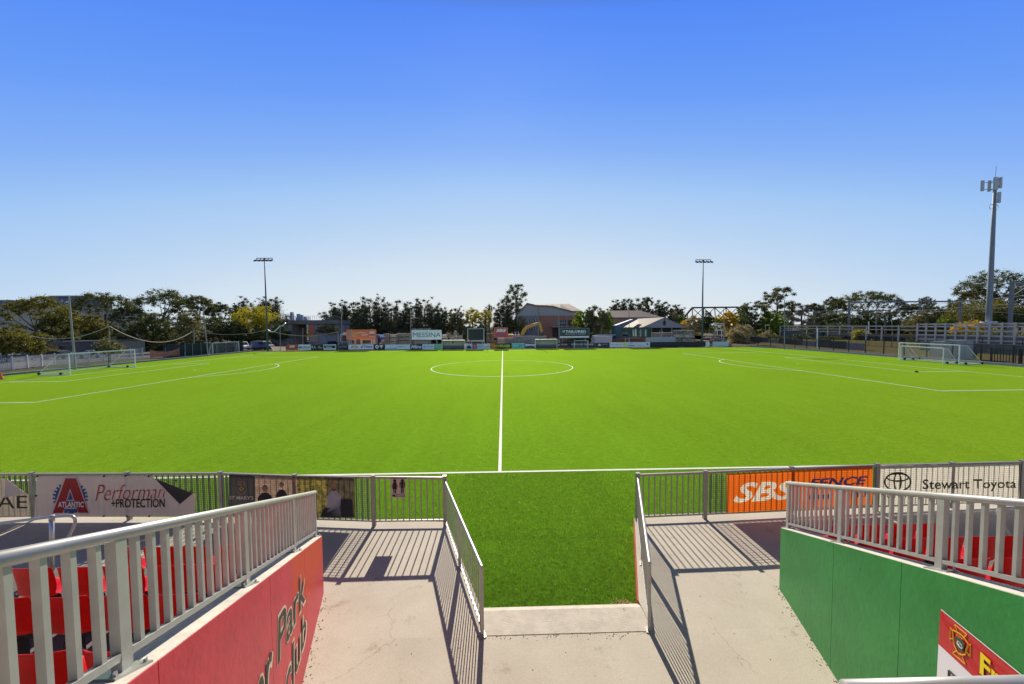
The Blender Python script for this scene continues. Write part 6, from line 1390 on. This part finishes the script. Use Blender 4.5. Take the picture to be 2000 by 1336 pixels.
tree(545,620,44,64,'bush','fig','brownish shrub on top of the left underpass abutment',vb=634)
tree(589,634,30,95,'round','yel','yellow green tree seen through the underpass opening',vb=668)
tree(541,624,54,57,'bush','dark','dark green shrub hiding the left end of the underpass',vb=662,dens=1.3)
tree(640,628,50,60,'bush','cas','dark hanging growth over the right end of the underpass',vb=652,dens=1.2,z0=4.0)
# ---- casuarina row behind the yard
row = [(646,589,30),(662,583,34),(684,590,24),(703,580,26),(722,573,34),(745,578,26),(765,585,30),(787,588,22),(806,583,28),(829,579,32),(848,592,24),(862,598,26)]
rl = ['leftmost casuarina of the row behind the orange billboard','second casuarina from the left in the row','short casuarina above the left half of the orange billboard','casuarina left of the tallest one in the row','tallest casuarina above the orange billboard','casuarina just right of the tallest','casuarina above the scaffold stacks','narrow casuarina between the scaffold stacks and thin pole','casuarina behind the thin pole by the pale billboard','tall casuarina above the pale billboard','short casuarina above the right end of the pale billboard','last casuarina of the row next to the yellow trees']
for (u, v, w_), l in zip(row, rl): tree(u,v,w_+4,88+(u%7),'cas','cas',l,vb=672,group='casuarina row behind the yard',dens=1.25)
for u, w_, l in ((655,60,'dark shrub under the left end of the casuarina row'),(705,70,'dark shrub behind the orange billboard'),(770,80,'dark shrub behind the scaffold stacks'),(840,80,'dark shrub behind the pale billboard')): tree(u,608,w_,84,'bush','cas',l,vb=676,dens=1.6)
tree(884,601,34,90,'round','gold','golden tree right of the casuarina row',vb=655); tree(893,597,26,84,'cas','cas','thin dark casuarina between the golden trees',vb=668)
tree(922,599,40,88,'round','yel','yellow tree above the scoreboard',vb=640,dens=.8); tree(948,602,34,86,'round','yel','yellow tree right of the scoreboard',vb=640,dens=.8); tree(906,616,50,82,'bush','olive','olive shrub behind the rubble heap',vb=668); tree(940,618,60,82,'bush','olive','olive shrub behind the scoreboard',vb=668)
tree(956,594,9,100,'cas','cas','tiny dark casuarina top above the yellow trees',vb=615)
tree(975,581,26,80,'cas','cas','dark casuarina left of the tallest gum',vb=668,dens=1.2); tree(992,582,24,78,'cas','cas','dark casuarina close beside the tallest gum',vb=668,dens=1.2)
tree(1008,553.5,42,78,'tall','gum','tallest gum tree beside the hall with open layered crown',vb=612,dens=1.1); tree(1003,606,46,70,'bush','dark','dark scrub at the foot of the tallest gum',vb=668,dens=1.3); tree(1019,614,20,66,'round','olive','small pale tree against the hall wall',vb=650)
tree(1137,602,42,60,'round','green','yellow green tree in front of the right end of the hall',vb=655,dens=1.1); tree(1168,592,54,56,'round','gum','large soft green tree left of the brick building',vb=668,dens=1.5); tree(1152,596,24,56,'round','gum','small round crown joining the soft green tree',vb=650); tree(1188,606,26,56,'round','green','green crown at the right side of the soft green tree',vb=660)
tree(1130,634,60,54,'bush','dark','dark shrub under the yellow green tree',vb=668,dens=1.3)
# ---- row behind the long brick building
row = [(1196,584,20,'cas'),(1210,583,22,'cas'),(1225,582,24,'cas'),(1242,582,26,'cas'),(1265,579,26,'tall'),(1282,585,24,'cas'),(1300,585,32,'round'),(1322,592,30,'cas')]
rl = ['leftmost dark tree above the brick building roof','second dark tree above the brick building roof','third dark tree above the brick building roof','fourth dark tree above the brick building roof','open crowned gum above the end of the brick building','dark tree between the gum and the broad dark tree','broad dark green tree above the marquee ridge','dark tree right of the marquee ridge']
for (u, v, w_, k), l in zip(row, rl): tree(u,v,w_+3,118,k,'cas' if k != 'tall' else 'gum',l,vb=650,dens=1.3)
tree(1317,602,18,112,'round','tan','brown leaved tree right of the marquee',vb=640); tree(1330,613,22,108,'round','green','small green tree right of the brown one',vb=645); tree(1300,618,60,110,'bush','dark','dark shrub behind the marquee',vb=655)
# ---- right
tree(1341,623,30,80,'round','orange','low yellow tree at the left end of the truss bridge',vb=650,dens=1.2); tree(1357,614,40,76,'round','tan','tan leaved tree below the truss bridge',vb=655,dens=1.2); tree(1382,605,30,72,'round','dark','dark olive tree behind the right floodlight mast',vb=655,dens=1.5); tree(1404,613,22,84,'round','yel','yellow tree behind the gate frame',vb=648); tree(1424,606,36,82,'round','orange','bright orange yellow tree right of the gate frame',vb=650,dens=1.4)
tree(1448,598,30,84,'round','green','green tree between the orange tree and the grey bush',vb=645); tree(1474,582,56,74,'round','dark','large grey green tree with ragged left top',vb=672,dens=1.7); tree(1455,590,22,78,'tall','gum','feathery pale tree top left of the tall gum',vb=640); tree(1519,560.5,60,88,'tall','gum','tall gum tree above the bright green trees',vb=622,dens=1.3); tree(1540,588,24,90,'tall','dark','dark branch crown right of the tall gum',vb=640)
tree(1507,601,44,72,'round','green','bright green tree under the tall gum',vb=668,dens=1.5); tree(1528,612,30,66,'round','green','small bright green tree beside the dark slim pole',vb=665,dens=1.4)
tree(1448,627,62,56,'bush','tan','pale tan flowering bush behind the right fence',vb=672,dens=1.3); tree(1500,641,34,54,'bush','tan','small tan bush near the street lamp',vb=664)
tree(1435,640,40,60,'bush','olive','olive bush right of the gate frame',vb=674); tree(1475,648,70,58,'bush','dark','dark hedge low behind the fence at right',vb=676)
tree(1566,584,66,70,'bare','bare','bare twiggy winter tree left of the gantries',vb=650,dens=1.6); tree(1588,590,50,100,'fig','fig','fig crown behind the bare tree',vb=640); tree(1628,577,52,104,'fig','gum','rounded gum crown left of the widest right crown',vb=640)
tree(1694,566,136,98,'fig','fig','widest dark gold tree crown on the right skyline',vb=640,dens=1.2); tree(1620,606,90,92,'round','dark','dark tree mass behind the far gantry',vb=655,dens=1.3); tree(1700,604,110,90,'round','dark','dark tree mass below the widest right crown',vb=655,dens=1.3); tree(1775,592,60,92,'fig','dark','dark crown right of the widest one',vb=640)
tree(1810,577,30,100,'round','gum','small rounded crown poking above the gantry beam',vb=610); tree(1795,606,54,70,'round','olive','olive green tree below the gantry drop arms',vb=660,dens=1.3); tree(1828,594,70,88,'round','dark','dark green tree behind the gantry',vb=650,dens=1.3); tree(1848,616,36,72,'round','green','fresh green tree right of the lattice mast',vb=656)
tree(1866,580,40,90,'cas','dark','dark feathery tree left of the big gum at right',vb=640); tree(1940,524,128,62,'fig','gum','biggest spreading gum crown behind the cell tower',vb=622,dens=1.35); tree(1912,556,76,66,'fig','gold','gold tinged crown left of the cell tower',vb=640,dens=1.2); tree(1996,556,80,58,'fig','gum','gum crown at the right edge behind the thick mast',vb=640,dens=1.2)
tree(1920,582,120,54,'round','gold','yellow brown tree around the foot of the cell tower',vb=640,dens=1.2); tree(1898,622,64,50,'bush','orange','low yellow flowering bush left of the cell tower',vb=650,dens=1.2,z0=1.6); tree(1872,628,34,52,'bush','orange','small yellow bush beside the gantry leg',vb=650,z0=1.6); tree(1975,596,110,50,'round','dark','dark tree mass at the right edge above the barrier',vb=645,dens=1.3)
tree(1684,640,46,36,'bush','yel','small yellow green bush on the bank behind the right fence',vb=664,z0=1.0,dens=1.3); tree(1680,655,60,37,'bush','dark','dark low growth under the yellow green bush on the bank',vb=674,dens=1.3,z0=.3)
tree(1570,640,80,66,'bush','dark','dark undergrowth beneath the bare tree',vb=668,dens=1.2); tree(1640,628,90,80,'bush','dark','dark undergrowth below the far gantry',vb=655,dens=1.2); tree(1760,622,120,84,'bush','dark','dark undergrowth behind the parapet',vb=650,dens=1.2); tree(1930,640,120,34,'bush','dark','dark undergrowth behind the concrete barrier',vb=668,dens=1.2)
tree(1395,640,50,100,'bush','dark','dark shrub far behind the gate frame',vb=660)
for u, vt, w_, Y, l in ((1560,650,70,44,'dark scrub at the foot of the bank left of the white capped pole'),(1625,652,70,40,'dark scrub at the foot of the bank right of the white capped pole'),(1740,650,90,30,'dark scrub at the foot of the bank behind the thin leaning pole'),(1800,656,70,22,'dark scrub beside the first barrier posts'),(1515,652,60,50,'dark scrub behind the dark slim pole')): tree(u,vt,w_,Y,'bush','dark',l,vb=680,dens=1.4,z0=.2)
# distant wood closing the horizon
rg = np.random.default_rng(7); cl = []
for x in np.linspace(-420, 520, 420): cl.append((x+rg.uniform(-2,2), 235+rg.uniform(-8,8), rg.uniform(1.5,6.5), rg.uniform(1.6,3.2)))
base = thing('distant_wood', (50,235,0), 'far dark wood closing the horizon between the nearer trees', 'wood'); base['kind'] = 'stuff'
leaf_cloud('crowns', cl, 26000, 1.0, LM['dark'], base, rg)
